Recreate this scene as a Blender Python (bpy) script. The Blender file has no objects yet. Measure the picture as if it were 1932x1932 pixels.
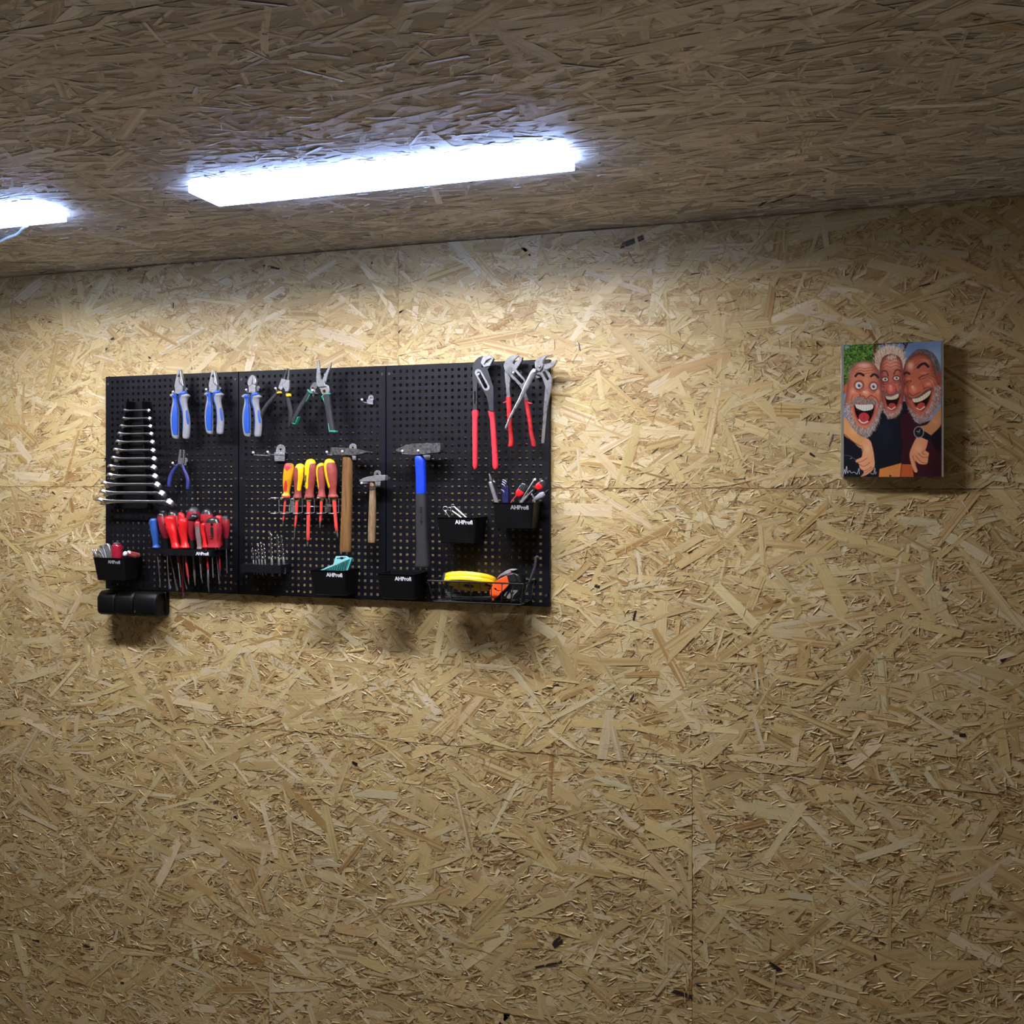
import bpy, bmesh, math, random
import numpy as np
from mathutils import Vector, Matrix
from mathutils.geometry import tessellate_polygon

# ------------------------------------------------------------------ camera, world, light, exposure
SC = bpy.context.scene
F_PX, HORIZON, YAW = 1820.0, 907.0, math.radians(17.66)
CZ, CAM_D, CEIL = 1.70, 2.272, 2.305
SN, CS = math.sin(YAW), math.cos(YAW)
cam_data = bpy.data.cameras.new('camera')
cam_data.sensor_width = 36.0
cam_data.lens = 36.0 * F_PX / 1932.0
cam_data.shift_y = -(966.0 - HORIZON) / 1932.0
cam = bpy.data.objects.new('camera', cam_data)
SC.collection.objects.link(cam)
cam.location = (0, -CAM_D, CZ)
cam.rotation_euler = (math.pi / 2, 0, YAW)
SC.camera = cam
world = bpy.data.worlds.new('world')
SC.world = world
world.use_nodes = True
bg = world.node_tree.nodes['Background']
bg.inputs[0].default_value = (1.0, 0.78, 0.52, 1)
bg.inputs[1].default_value = 0.095
LAMP_COLOR, LAMP_STRENGTH = (1.0, 0.97, 1.0), 117.0
EDGE_COLOR, EDGE_STRENGTH = (0.36, 0.52, 1.0), 22.0  # frame glow, added to cool and lift the ceiling and upper wall
SC.view_settings.view_transform = 'Standard'
SC.view_settings.look = 'None'
SC.view_settings.gamma = 1.0
SC.view_settings.use_curve_mapping = False
SC.view_settings.exposure = 0.0

# ------------------------------------------------------------------ helpers
COL = SC.collection
BOARD = 0.0142                                  # front of the pegboard, metres off the wall

def P(px, py, d):
    """point at distance d from the wall that the photograph shows at pixel px, py"""
    u = (px - 966.0) / F_PX; v = (HORIZON - py) / F_PX
    t = (CAM_D - d) / (CS + u * SN)
    return Vector((t * (-SN + u * CS), -d, CZ + t * v))

def PZ(px, py, z):
    u = (px - 966.0) / F_PX; v = (HORIZON - py) / F_PX
    t = (z - CZ) / v
    return Vector((t * (-SN + u * CS), -CAM_D + t * (CS + u * SN), z))

class Zoom:
    def __init__(s, ox, oy, k): s.ox, s.oy, s.k = ox, oy, k
    def __call__(s, x, y): return s.ox + x / s.k, s.oy + y / s.k
    def p(s, x, y, d): return P(s.ox + x / s.k, s.oy + y / s.k, d)
    def m(s, x, y, d):                          # metres per zoomed pixel
        a = s.p(x, y - 10, d); b = s.p(x, y + 10, d)
        return (a - b).length / 20.0
class Mapped:
    """the same reading frame, moved and scaled (for a second tool of one pattern)"""
    def __init__(s, base, x0, kx, X0, y0, ky, Y0): s.b = base; s.a = (x0, kx, X0, y0, ky, Y0); s.k = base.k / kx
    def p(s, x, y, d):
        x0, kx, X0, y0, ky, Y0 = s.a
        return s.b.p(X0 + (x - x0) * kx, Y0 + (y - y0) * ky, d)
    def m(s, x, y, d):
        x0, kx, X0, y0, ky, Y0 = s.a
        return s.b.m(X0 + (x - x0) * kx, Y0 + (y - y0) * ky, d) * ky
PX = Zoom(0, 0, 1)

def nodes_of(m):
    m.use_nodes = True
    return m.node_tree.nodes, m.node_tree.links, m.node_tree.nodes['Principled BSDF']

MATS = {}
def mat(name, color, rough=0.5, metal=0.0, vary=0.12, scale=60.0, bump=0.0, spec=0.5, color2=None, stretch=(1, 1, 1), alpha=None):
    if name in MATS: return MATS[name]
    m = bpy.data.materials.new(name)
    N, L, b = nodes_of(m)
    tc = N.new('ShaderNodeTexCoord'); mp = N.new('ShaderNodeMapping'); mp.inputs['Scale'].default_value = stretch
    nz = N.new('ShaderNodeTexNoise'); nz.inputs['Scale'].default_value = scale; nz.inputs['Detail'].default_value = 5
    L.new(tc.outputs['Object'], mp.inputs['Vector']); L.new(mp.outputs['Vector'], nz.inputs['Vector'])
    rp = N.new('ShaderNodeValToRGB')
    c2 = color2 or tuple(c * (1 - vary) for c in color)
    rp.color_ramp.elements[0].position = 0.35; rp.color_ramp.elements[1].position = 0.65
    rp.color_ramp.elements[0].color = (*c2, 1); rp.color_ramp.elements[1].color = (*color, 1)
    L.new(nz.outputs['Fac'], rp.inputs['Fac']); L.new(rp.outputs['Color'], b.inputs['Base Color'])
    mr = N.new('ShaderNodeMapRange'); mr.inputs['To Min'].default_value = rough * 0.85; mr.inputs['To Max'].default_value = min(1, rough * 1.2)
    L.new(nz.outputs['Fac'], mr.inputs['Value']); L.new(mr.outputs['Result'], b.inputs['Roughness'])
    b.inputs['Metallic'].default_value = metal
    b.inputs['Specular IOR Level'].default_value = spec
    if bump:
        bp = N.new('ShaderNodeBump'); bp.inputs['Strength'].default_value = bump; bp.inputs['Distance'].default_value = 0.001
        L.new(nz.outputs['Fac'], bp.inputs['Height']); L.new(bp.outputs['Normal'], b.inputs['Normal'])
    if alpha is not None: b.inputs['Transmission Weight'].default_value = alpha
    MATS[name] = m
    return m

def thing(name, label, cat, loc, group=None):
    o = bpy.data.objects.new(name, None); COL.objects.link(o)
    o.empty_display_size = 0.02
    o.location = loc; o['label'] = label; o['category'] = cat
    if group: o['group'] = group
    return o

def base_of(parent):
    while parent is not None and parent.parent is not None: parent = parent.parent
    return Vector(parent.location) if parent is not None else Vector((0, 0, 0))

def link(name, verts, faces, m, parent=None, smooth=True, bevel=0.0, seg=2, label=None):
    """one mesh object; verts are world points, stored relative to the thing it belongs to"""
    off = base_of(parent)
    me = bpy.data.meshes.new(name)
    me.from_pydata([tuple(Vector(v) - off) for v in verts], [], [tuple(f) for f in faces])
    me.update()
    bm = bmesh.new(); bm.from_mesh(me); bmesh.ops.recalc_face_normals(bm, faces=bm.faces[:]); bm.to_mesh(me); bm.free()
    me.materials.append(m)
    if smooth:
        me.polygons.foreach_set('use_smooth', [True] * len(me.polygons))
        me.set_sharp_from_angle(angle=math.radians(40))
    o = bpy.data.objects.new(name, me); COL.objects.link(o)
    if parent is not None: o.parent = parent
    if bevel:
        b = o.modifiers.new('edge', 'BEVEL'); b.width = bevel; b.segments = seg; b.limit_method = 'ANGLE'; b.angle_limit = math.radians(35)
        b.harden_normals = False
    if label: o['label'] = label
    return o

def crom(pts, n):
    """Catmull-Rom through tuples of any length"""
    if n <= 1 or len(pts) < 3: return [tuple(p) for p in pts]
    A = np.array(pts, float); out = []
    for i in range(len(A) - 1):
        p0 = A[max(i - 1, 0)]; p1 = A[i]; p2 = A[i + 1]; p3 = A[min(i + 2, len(A) - 1)]
        for k in range(n):
            t = k / n
            out.append(tuple(0.5 * (2 * p1 + (p2 - p0) * t + (2 * p0 - 5 * p1 + 4 * p2 - p3) * t * t + (3 * p1 - p0 - 3 * p2 + p3) * t ** 3)))
    out.append(tuple(A[-1]))
    return out

def loft(rings, close=True):
    n = len(rings[0]); V = [p for r in rings for p in r]; F = []
    for i in range(len(rings) - 1):
        for j in range(n):
            k = (j + 1) % n
            F.append((i * n + j, i * n + k, (i + 1) * n + k, (i + 1) * n + j))
    if close:
        F.append(tuple(range(n))[::-1]); F.append(tuple((len(rings) - 1) * n + j for j in range(n)))
    return V, F

def sgnpow(x, e): return math.copysign(abs(x) ** e, x)

def rows_geo(Z, rows, d, hd=None, k=1.0, n=2.0, sub=4, seg=20, cap=0.35):
    """solid of near-upright outline: rows are (y, x_left, x_right) read off the photo"""
    R = crom(rows, sub); pts = []
    for y, xl, xr in R:
        if xr - xl < 1: xr = xl + 1
        a = Z.p(xl, y, d); b = Z.p(xr, y, d); pts.append(((a + b) / 2, (b - a).length / 2))
    am = max(p[1] for p in pts)
    dep = lambda a: (k * a if hd is None else hd * (a / am) ** 0.6)
    full = []
    if cap:
        c, a = pts[0]; c2 = pts[1][0]; dr = (c - c2).normalized()
        full.append((c + dr * a * cap * 0.5, a * 0.45, dep(a) * 0.45)); full.append((c + dr * a * cap * 0.32, a * 0.8, dep(a) * 0.8))
    full += [(c, a, dep(a)) for c, a in pts]
    if cap:
        c, a = pts[-1]; c2 = pts[-2][0]; dr = (c - c2).normalized()
        full.append((c + dr * a * cap * 0.32, a * 0.8, dep(a) * 0.8)); full.append((c + dr * a * cap * 0.5, a * 0.45, dep(a) * 0.45))
    rings = []
    for c, a, b in full:
        r = []
        for j in range(seg):
            t = 2 * math.pi * j / seg
            r.append(c + Vector((a * sgnpow(math.cos(t), 2 / n), b * sgnpow(math.sin(t), 2 / n), 0)))
        rings.append(r)
    return loft(rings)

def rows(name, parent, m, Z, rws, d, **kw):
    lab = kw.pop('label', None)
    V, F = rows_geo(Z, rws, d, **kw)
    return link(name, V, F, m, parent, label=lab)

def tube_geo(path, radii, k=1.0, n=2.0, seg=14, up=Vector((0, -1, 0)), cap=True):
    """swept solid along world points; in-plane radius from radii, depth radius k times that"""
    path = [Vector(p) for p in path]; N = len(path); rings = []
    for i in range(N):
        t = (path[min(i + 1, N - 1)] - path[max(i - 1, 0)])
        t = t.normalized() if t.length > 1e-9 else Vector((0, 0, 1))
        u = up - t * up.dot(t)
        if u.length < 0.15:
            alt = Vector((0, 0, 1)); u = alt - t * alt.dot(t)
        u.normalize(); s = t.cross(u)
        r = radii[i]
        rings.append((path[i], s, u, r, t))
    full = []
    if cap:
        c, s, u, r, t = rings[0]
        full.append((c - t * r * 0.35, s, u, r * 0.5)); full.append((c - t * r * 0.2, s, u, r * 0.85))
    full += [(c, s, u, r) for c, s, u, r, t in rings]
    if cap:
        c, s, u, r, t = rings[-1]
        full.append((c + t * r * 0.2, s, u, r * 0.85)); full.append((c + t * r * 0.35, s, u, r * 0.5))
    out = []
    for c, s, u, r in full:
        out.append([c + s * (r * sgnpow(math.cos(2 * math.pi * j / seg), 2 / n)) + u * (k * r * sgnpow(math.sin(2 * math.pi * j / seg), 2 / n)) for j in range(seg)])
    return loft(out)

def tube(name, parent, m, Z, pts, d, sub=4, **kw):
    """pts: (x, y, half width) or (x, y, half width, distance) read off the photo"""
    lab = kw.pop('label', None)
    q = [(p[0], p[1], p[2], p[3] if len(p) > 3 else d) for p in pts]
    q = crom(q, sub)
    V, F = tube_geo([Z.p(x, y, e) for x, y, r, e in q], [max(r, 0.5) * Z.m(x, y, e) for x, y, r, e in q], **kw)
    return link(name, V, F, m, parent, label=lab)

def wire_geo(parts, seg=8):
    V, F = [], []
    for path, r in parts:
        v, f = tube_geo(path, [r] * len(path), seg=seg)
        o = len(V); V += v; F += [tuple(i + o for i in q) for q in f]
    return V, F

def wire(name, parent, m, paths, r, seg=8, label=None):
    V, F = wire_geo([(p, r) for p in paths], seg)
    return link(name, V, F, m, parent, label=label)

def prism_geo(outer, holes, to3, ext):
    """flat outline with holes, given as 2-D points, mapped by to3 and pushed along ext"""
    loops = [[Vector((p[0], p[1], 0)) for p in outer]] + [[Vector((p[0], p[1], 0)) for p in h] for h in holes]
    tri = tessellate_polygon(loops)
    flat = [p for l in loops for p in l]; n = len(flat)
    A = [Vector(to3(p.x, p.y)) for p in flat]; B = [a + Vector(ext) for a in A]
    F = [tuple(t) for t in tri] + [tuple(i + n for i in t)[::-1] for t in tri]
    o = 0
    for l in loops:
        m = len(l)
        for j in range(m):
            a, b = o + j, o + (j + 1) % m
            F.append((a, b, b + n, a + n))
        o += m
    return A + B, F

def slab(name, parent, m, Z, pts, d, t, holes=(), bevel=0.0008, label=None, smooth=True):
    """plate with the outline pts, front at distance d off the wall, t thick towards the wall"""
    V, F = prism_geo(pts, holes, lambda x, y: Z.p(x, y, d), (0, t, 0))
    return link(name, V, F, m, parent, bevel=bevel, label=label, smooth=smooth)

def capsule(x0, y0, x1, y1, r, n=8):
    a = math.atan2(y1 - y0, x1 - x0); out = []
    for i in range(n + 1):
        t = a + math.pi / 2 + math.pi * i / n; out.append((x0 + r * math.cos(t), y0 + r * math.sin(t)))
    for i in range(n + 1):
        t = a - math.pi / 2 + math.pi * i / n; out.append((x1 + r * math.cos(t), y1 + r * math.sin(t)))
    return out

def circ(x, y, r, n=14, ry=None): return [(x + r * math.cos(2 * math.pi * i / n), y + (ry or r) * math.sin(2 * math.pi * i / n)) for i in range(n)]

def box_geo(lo, hi):
    x0, y0, z0 = lo; x1, y1, z1 = hi
    V = [(x0, y0, z0), (x1, y0, z0), (x1, y1, z0), (x0, y1, z0), (x0, y0, z1), (x1, y0, z1), (x1, y1, z1), (x0, y1, z1)]
    return V, [(0, 3, 2, 1), (4, 5, 6, 7), (0, 1, 5, 4), (1, 2, 6, 5), (2, 3, 7, 6), (3, 0, 4, 7)]
def box(name, parent, m, lo, hi, bevel=0.001, label=None):
    V, F = box_geo(lo, hi); return link(name, V, F, m, parent, bevel=bevel, label=label)
def merge(parts):
    V, F = [], []
    for v, f in parts:
        o = len(V); V += list(v); F += [tuple(i + o for i in q) for q in f]
    return V, F
def ball_geo(c, r, nu=12, nv=8):
    rings = []
    for i in range(nv + 1):
        t = math.pi * (0.04 + 0.92 * i / nv)
        rings.append([Vector(c) + Vector((r * math.sin(t) * math.cos(2 * math.pi * j / nu), r * math.sin(t) * math.sin(2 * math.pi * j / nu), r * math.cos(t))) for j in range(nu)])
    return loft(rings)

def text_on(name, parent, m, body, origin, right, up, size, offset=0.0, extrude=0.0004, shear=0.0, align='CENTER', label=None, spacing=1.0):
    """raised lettering standing at origin, written along right, with its top towards up"""
    cu = bpy.data.curves.new(name, 'FONT'); cu.body = body; cu.size = size; cu.extrude = extrude; cu.offset = offset; cu.shear = shear
    cu.align_x = align; cu.align_y = 'CENTER'; cu.space_character = spacing; cu.resolution_u = 3
    tmp = bpy.data.objects.new(name, cu); COL.objects.link(tmp)
    bpy.context.view_layer.update()
    dg = bpy.context.evaluated_depsgraph_get()
    me = bpy.data.meshes.new_from_object(tmp.evaluated_get(dg))
    bpy.data.objects.remove(tmp); bpy.data.curves.remove(cu)
    r = Vector(right).normalized(); u = Vector(up); u = (u - r * u.dot(r)).normalized(); w = r.cross(u)
    off = base_of(parent)
    M = Matrix(((r.x, u.x, w.x, origin[0] - off.x), (r.y, u.y, w.y, origin[1] - off.y), (r.z, u.z, w.z, origin[2] - off.z), (0, 0, 0, 1)))
    me.transform(M); me.name = name
    me.materials.clear(); me.materials.append(m)
    o = bpy.data.objects.new(name, me); COL.objects.link(o)
    if parent is not None: o.parent = parent
    if label: o['label'] = label
    return o

def patch(name, parent, m, Z, base, rws, d, k=0.9, n=2.0, off=0.0007, hd=None, sub=3, cols=7, label=None):
    """thin inlay that follows the rounded front of a rows() solid; rws are (y, x_left, x_right)"""
    B = crom(base, 4); ys = [b[0] for b in B]
    aM = max((Z.p(b[2], b[0], d) - Z.p(b[1], b[0], d)).length / 2 for b in B)
    front, back = [], []
    for y, xl, xr in crom(rws, sub):
        bl, br_ = np.interp(y, ys, [b[1] for b in B]), np.interp(y, ys, [b[2] for b in B])
        L_, R_ = Z.p(bl, y, d), Z.p(br_, y, d); c = (L_ + R_) / 2; a = (R_ - L_).length / 2
        dp = k * a if hd is None else hd * (a / aM) ** 0.6
        fr, bk = [], []
        for j in range(cols):
            q = Z.p(xl + (xr - xl) * j / (cols - 1), y, d); s_ = min(0.985, abs(q.x - c.x) / a)
            h = dp * (1 - s_ ** n) ** (1 / n)
            fr.append(Vector((q.x, q.y - h - off, q.z))); bk.append(Vector((q.x, q.y - h + 0.0012, q.z)))
        front.append(fr); back.append(bk)
    rings = [f + b[::-1] for f, b in zip(front, back)]
    V, F = loft(rings)
    return link(name, V, F, m, parent, label=label)

# ------------------------------------------------------------------ materials
BLACK = mat('black powder coat', (0.0036, 0.0041, 0.0078), 0.45, vary=0.2, scale=25, spec=0.27)
BLACKP = mat('black plastic', (0.0030, 0.0030, 0.0038), 0.45, vary=0.2, scale=40, spec=0.25)
BLACKG = mat('charcoal rubber', (0.021, 0.022, 0.026), 0.6, vary=0.25, scale=120, bump=0.3, spec=0.35)
DKGREY = mat('dark grey plastic', (0.032, 0.033, 0.037), 0.45, vary=0.2, scale=80)
PUMPB = mat('phosphated black steel', (0.035, 0.036, 0.042), 0.42, metal=0.3, vary=0.25, scale=120)
CHROME = mat('chromed steel', (0.78, 0.79, 0.82), 0.24, metal=1.0, vary=0.2, scale=90)
WRENCH = mat('satin chrome', (0.46, 0.47, 0.49), 0.36, metal=0.95, vary=0.15, scale=90)
STEEL = mat('satin steel', (0.46, 0.47, 0.50), 0.34, metal=0.75, vary=0.25, scale=150, bump=0.05)
WORN = mat('worn bright steel', (0.48, 0.49, 0.52), 0.28, metal=0.85, color2=(0.30, 0.30, 0.32), scale=90, bump=0.08)
DKSTEEL = mat('dark forged steel', (0.15, 0.147, 0.15), 0.42, metal=0.6, color2=(0.045, 0.043, 0.043), scale=160, bump=0.4)
BLADE = mat('grey blade steel', (0.24, 0.24, 0.25), 0.35, metal=0.7, vary=0.2, scale=120)
ZINC = mat('zinc plated wire', (0.44, 0.455, 0.49), 0.26, metal=0.6, vary=0.2, scale=200)
WHITEM = mat('white dipped tip', (0.86, 0.88, 0.92), 0.3, vary=0.05)
BLUE = mat('bright blue grip', (0.006, 0.070, 0.40), 0.42, vary=0.12, scale=60)
GREYG = mat('light grey grip', (0.235, 0.245, 0.275), 0.5, vary=0.1, scale=90)
PURPLE = mat('indigo sleeve', (0.03, 0.037, 0.20), 0.45, vary=0.15)
GREEN = mat('teal green trim', (0.015, 0.27, 0.17), 0.45, vary=0.15)
YELLOW = mat('signal yellow plastic', (0.86, 0.56, 0.008), 0.38, vary=0.08)
AMBER = mat('amber yellow plastic', (0.80, 0.36, 0.012), 0.35, vary=0.12)
REDDIP = mat('coral red dipped grip', (0.62, 0.030, 0.050), 0.42, vary=0.08)
REDOLD = mat('worn red grip', (0.55, 0.018, 0.018), 0.4, color2=(0.26, 0.008, 0.018), scale=110, bump=0.2)
RED = mat('bright red plastic', (0.66, 0.012, 0.016), 0.35, vary=0.1)
DKRED = mat('dark red plastic', (0.26, 0.010, 0.022), 0.4, vary=0.2, scale=70)
MIDRED = mat('raspberry red rubber', (0.40, 0.018, 0.030), 0.48, vary=0.15)
BRICK = mat('brick red rubber', (0.31, 0.045, 0.034), 0.6, color2=(0.20, 0.034, 0.03), scale=130, bump=0.4)
VDERED = mat('insulation red', (0.74, 0.065, 0.055), 0.42, vary=0.15)
OLIVE = mat('olive ferrule', (0.24, 0.15, 0.03), 0.5)
BLUEH = mat('cobalt blue paint', (0.006, 0.045, 0.60), 0.42, vary=0.1)
BLUES = mat('mid blue plastic', (0.022, 0.085, 0.34), 0.42, vary=0.12)
WOOD = mat('oiled ash wood', (0.19, 0.097, 0.031), 0.5, color2=(0.12, 0.056, 0.016), scale=26, stretch=(6, 6, 0.5), bump=0.15)
WOODP = mat('pale beech wood', (0.28, 0.185, 0.10), 0.55, color2=(0.13, 0.08, 0.04), scale=60, stretch=(5, 5, 0.6), bump=0.2)
TEAL = mat('teal plastic', (0.012, 0.27, 0.27), 0.4, vary=0.15)
TEALC = mat('pale teal card', (0.22, 0.52, 0.56), 0.5, vary=0.08)
ORANGE = mat('orange plastic', (0.86, 0.10, 0.012), 0.4, vary=0.1)
LOGO = mat('white lettering', (0.72, 0.74, 0.80), 0.5, vary=0.05)
CLEAR = mat('clear acrylic', (0.42, 0.30, 0.30), 0.15, vary=0.2, alpha=0.55)
BRASS = mat('brass', (0.45, 0.27, 0.06), 0.3, metal=0.8)
NAVY = mat('navy plastic', (0.012, 0.012, 0.085), 0.4)
CAPB = mat('glossy black cap', (0.016, 0.016, 0.018), 0.28, vary=0.2, spec=0.6)

# ------------------------------------------------------------------ strand board (surface flakes laid over each panel)
def osb_material(name, gain=1.0):
    m = bpy.data.materials.new(name); N, L, b = nodes_of(m)
    at = N.new('ShaderNodeAttribute'); at.attribute_name = 'strand'
    uv = N.new('ShaderNodeUVMap'); uv.uv_map = 'UVMap'
    def noise(sx, sy, det, rough):
        mp = N.new('ShaderNodeMapping'); mp.inputs['Scale'].default_value = (sx, sy, 1)
        L.new(uv.outputs['UV'], mp.inputs['Vector'])
        nz = N.new('ShaderNodeTexNoise'); nz.inputs['Scale'].default_value = 1.0; nz.inputs['Detail'].default_value = det; nz.inputs['Roughness'].default_value = rough
        L.new(mp.outputs['Vector'], nz.inputs['Vector']); return nz
    g1 = noise(9, 420, 3, 0.6); g2 = noise(2.0, 150, 1, 0.5); g3 = noise(30, 30, 4, 0.6)
    def math_(op, a, b_):
        n = N.new('ShaderNodeMath'); n.operation = op
        for i, x in enumerate((a, b_)):
            if isinstance(x, (int, float)): n.inputs[i].default_value = x
            else: L.new(x, n.inputs[i])
        return n.outputs[0]
    # growth rings: dark fine lines along the strand, stronger on some strands (alpha)
    rp = N.new('ShaderNodeValToRGB'); rp.color_ramp.elements[0].position = 0.40; rp.color_ramp.elements[1].position = 0.56
    rp.color_ramp.elements[0].color = (0, 0, 0, 1); rp.color_ramp.elements[1].color = (1, 1, 1, 1)
    L.new(g2.outputs['Fac'], rp.inputs['Fac'])
    ring = math_('MULTIPLY', math_('SUBTRACT', 1.0, rp.outputs['Color']), at.outputs['Alpha'])
    fine = math_('MULTIPLY', math_('SUBTRACT', g1.outputs['Fac'], 0.5), 0.55)
    blot = math_('MULTIPLY', math_('SUBTRACT', g3.outputs['Fac'], 0.5), 0.22)
    k = math_('MULTIPLY', math_('ADD', math_('ADD', 1.0, fine), blot), gain)
    mul = N.new('ShaderNodeMix'); mul.data_type = 'RGBA'; mul.blend_type = 'MULTIPLY'; mul.inputs['Factor'].default_value = 1.0
    cmb = N.new('ShaderNodeCombineColor'); [L.new(k, cmb.inputs[i]) for i in range(3)]
    L.new(at.outputs['Color'], mul.inputs['A']); L.new(cmb.outputs['Color'], mul.inputs['B'])
    mx = N.new('ShaderNodeMix'); mx.data_type = 'RGBA'; mx.blend_type = 'MULTIPLY'
    L.new(ring, mx.inputs['Factor']); L.new(mul.outputs['Result'], mx.inputs['A']); mx.inputs['B'].default_value = (0.62, 0.47, 0.30, 1)
    L.new(mx.outputs['Result'], b.inputs['Base Color'])
    b.inputs['Roughness'].default_value = 0.5; b.inputs['Specular IOR Level'].default_value = 0.35
    bp = N.new('ShaderNodeBump'); bp.inputs['Strength'].default_value = 0.35; bp.inputs['Distance'].default_value = 0.0006
    L.new(g1.outputs['Fac'], bp.inputs['Height']); L.new(bp.outputs['Normal'], b.inputs['Normal'])
    return m

PAL = np.array([[0.60, 0.485, 0.265], [0.565, 0.44, 0.215], [0.54, 0.41, 0.185], [0.505, 0.375, 0.17], [0.62, 0.52, 0.325],
                [0.45, 0.31, 0.13], [0.37, 0.225, 0.085], [0.025, 0.014, 0.011]])
def osb(name, origin, U, Vv, Nn, panels, counts, seed, m, depth=0.0018, bias=32.0, cool_glare=0.0):
    """panels: (u0, v0, u1, v1) boards in the plane; counts per square metre of broad, middling and fine strands"""
    rng = np.random.default_rng(seed)
    O = np.array(origin, float); U = np.array(U, float); Vv = np.array(Vv, float); Nn = np.array(Nn, float)
    VS, CO, UVS, FL, FS = [], [], [], [], []
    base = 0
    def add(verts, col, uv, n):
        nonlocal base
        VS.append(verts); CO.append(col); UVS.append(uv)
        k = len(verts) // n
        FL.append(np.arange(len(verts)) + base); FS.append(np.full(k, n)); base += len(verts)
    def plate(u0, v0, u1, v1, h, c):
        q = np.array([[u0, v0], [u1, v0], [u1, v1], [u0, v1]])
        add(O + q[:, :1] * U + q[:, 1:] * Vv + Nn * h, np.tile(np.array([*c, 0.2]), (4, 1)), q.copy(), 4)
    allu0 = min(p[0] for p in panels); allv0 = min(p[1] for p in panels); allu1 = max(p[2] for p in panels); allv1 = max(p[3] for p in panels)
    plate(allu0, allv0, allu1, allv1, -0.008, (0.03, 0.02, 0.012))
    for (u0, v0, u1, v1) in panels:
        plate(u0, v0, u1, v1, -0.0002, (0.42, 0.28, 0.13) if not cool_glare else (0.50, 0.47, 0.43))  # ceiling plate takes the same painted glare
        area = (u1 - u0) * (v1 - v0)
        for cls, dens in enumerate(counts):
            n = int(area * dens)
            if n == 0: continue
            cu = rng.uniform(u0, u1, n); cv = rng.uniform(v0, v1, n)
            ang = np.radians(np.where(rng.random(n) < 0.66, rng.normal(0, bias, n), rng.uniform(-90, 90, n)))
            if cls == 0: Ln = rng.uniform(0.07, 0.19, n); W = rng.uniform(0.006, 0.030, n) * rng.uniform(0.6, 1.15, n); tl = rng.normal(0, 1.3, n)
            elif cls == 1: Ln = rng.uniform(0.025, 0.09, n); W = rng.uniform(0.004, 0.013, n); tl = rng.normal(0, 5, n)
            elif cls == 2: Ln = rng.uniform(0.008, 0.035, n); W = rng.uniform(0.0009, 0.003, n); tl = rng.normal(0, 26, n)
            else: Ln = rng.uniform(0.004, 0.016, n) * (1 + 1.2 * (rng.random(n) < 0.12)); W = Ln * rng.uniform(0.2, 0.5, n); tl = rng.normal(0, 4, n)
            e = np.abs(rng.normal(0, 0.07, (n, 4))) * np.minimum(Ln, 0.06)[:, None] * 1.6
            b1 = rng.uniform(0.85, 1.03, n); b2 = rng.uniform(0.85, 1.03, n)
            px = np.stack([-Ln / 2 + e[:, 0], 0 * Ln + rng.normal(0, 0.12, n) * Ln, Ln / 2 - e[:, 1], Ln / 2 - e[:, 2], rng.normal(0, 0.12, n) * Ln, -Ln / 2 + e[:, 3]], 1)
            bow = rng.normal(0, 0.010, n) * Ln
            py = np.stack([-W / 2 * b1, -W / 2 + bow, -W / 2 * b2, W / 2 * b2, W / 2 + bow, W / 2 * b1], 1)
            hh = depth * (rng.uniform(0.12, 1.0, n), rng.uniform(0.0, 0.9, n), rng.uniform(0.0, 0.92, n), rng.uniform(0.5, 1.12, n))[cls]
            ht = hh[:, None] + np.tan(np.radians(np.clip(tl, -50, 50)))[:, None] * py
            ht = np.maximum(ht, -0.0001)
            ca, sa = np.cos(ang)[:, None], np.sin(ang)[:, None]
            gu = np.clip(cu[:, None] + px * ca - py * sa, u0, u1); gv = np.clip(cv[:, None] + px * sa + py * ca, v0, v1)
            v = O + gu[..., None] * U + gv[..., None] * Vv + ht[..., None] * Nn
            if cls < 3:
                pr = ([.20, .28, .23, .13, .12, .035, .005, 0], [.20, .25, .22, .15, .12, .045, .012, .003], [.28, .22, .15, .10, .12, .07, .05, .01])[cls]
            else: pr = [0, 0, 0, 0, 0, 0, .22, .78]
            ci = rng.choice(8, n, p=np.array(pr) / sum(pr))
            c = PAL[ci] * rng.uniform(0.88, 1.08, (n, 1)) * rng.uniform(0.97, 1.03, (n, 3))
            if cool_glare: c = c * 1.62
            c = c * (1 - cool_glare) + cool_glare * c.mean(1, keepdims=True) * np.array([1.08, 1.06, 1.02])
            al = np.where(rng.random(n) < 0.35, rng.uniform(0.4, 1.0, n), rng.uniform(0, 0.25, n))
            col = np.concatenate([c, al[:, None]], 1)
            off = rng.uniform(0, 60, (n, 1, 2))
            uv = np.stack([px, py], 2) + off
            add(v.reshape(-1, 3), np.repeat(col, 6, 0), uv.reshape(-1, 2), 6)
    VS = np.concatenate(VS); CO = np.concatenate(CO); UVS = np.concatenate(UVS); FL = np.concatenate(FL); FS = np.concatenate(FS)
    me = bpy.data.meshes.new(name)
    me.vertices.add(len(VS)); me.vertices.foreach_set('co', VS.astype(np.float32).ravel())
    me.loops.add(len(FL)); me.loops.foreach_set('vertex_index', FL.astype(np.int32))
    me.polygons.add(len(FS)); st = np.concatenate([[0], np.cumsum(FS)[:-1]])
    me.polygons.foreach_set('loop_start', st.astype(np.int32))
    me.update(calc_edges=True); me.validate()
    a = me.color_attributes.new('strand', 'FLOAT_COLOR', 'POINT'); a.data.foreach_set('color', CO.astype(np.float32).ravel())
    u = me.uv_layers.new(name='UVMap'); u.data.foreach_set('uv', UVS[FL].astype(np.float32).ravel())
    me.materials.append(m)
    o = bpy.data.objects.new(name, me); COL.objects.link(o); o['kind'] = 'structure'
    return o

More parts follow.
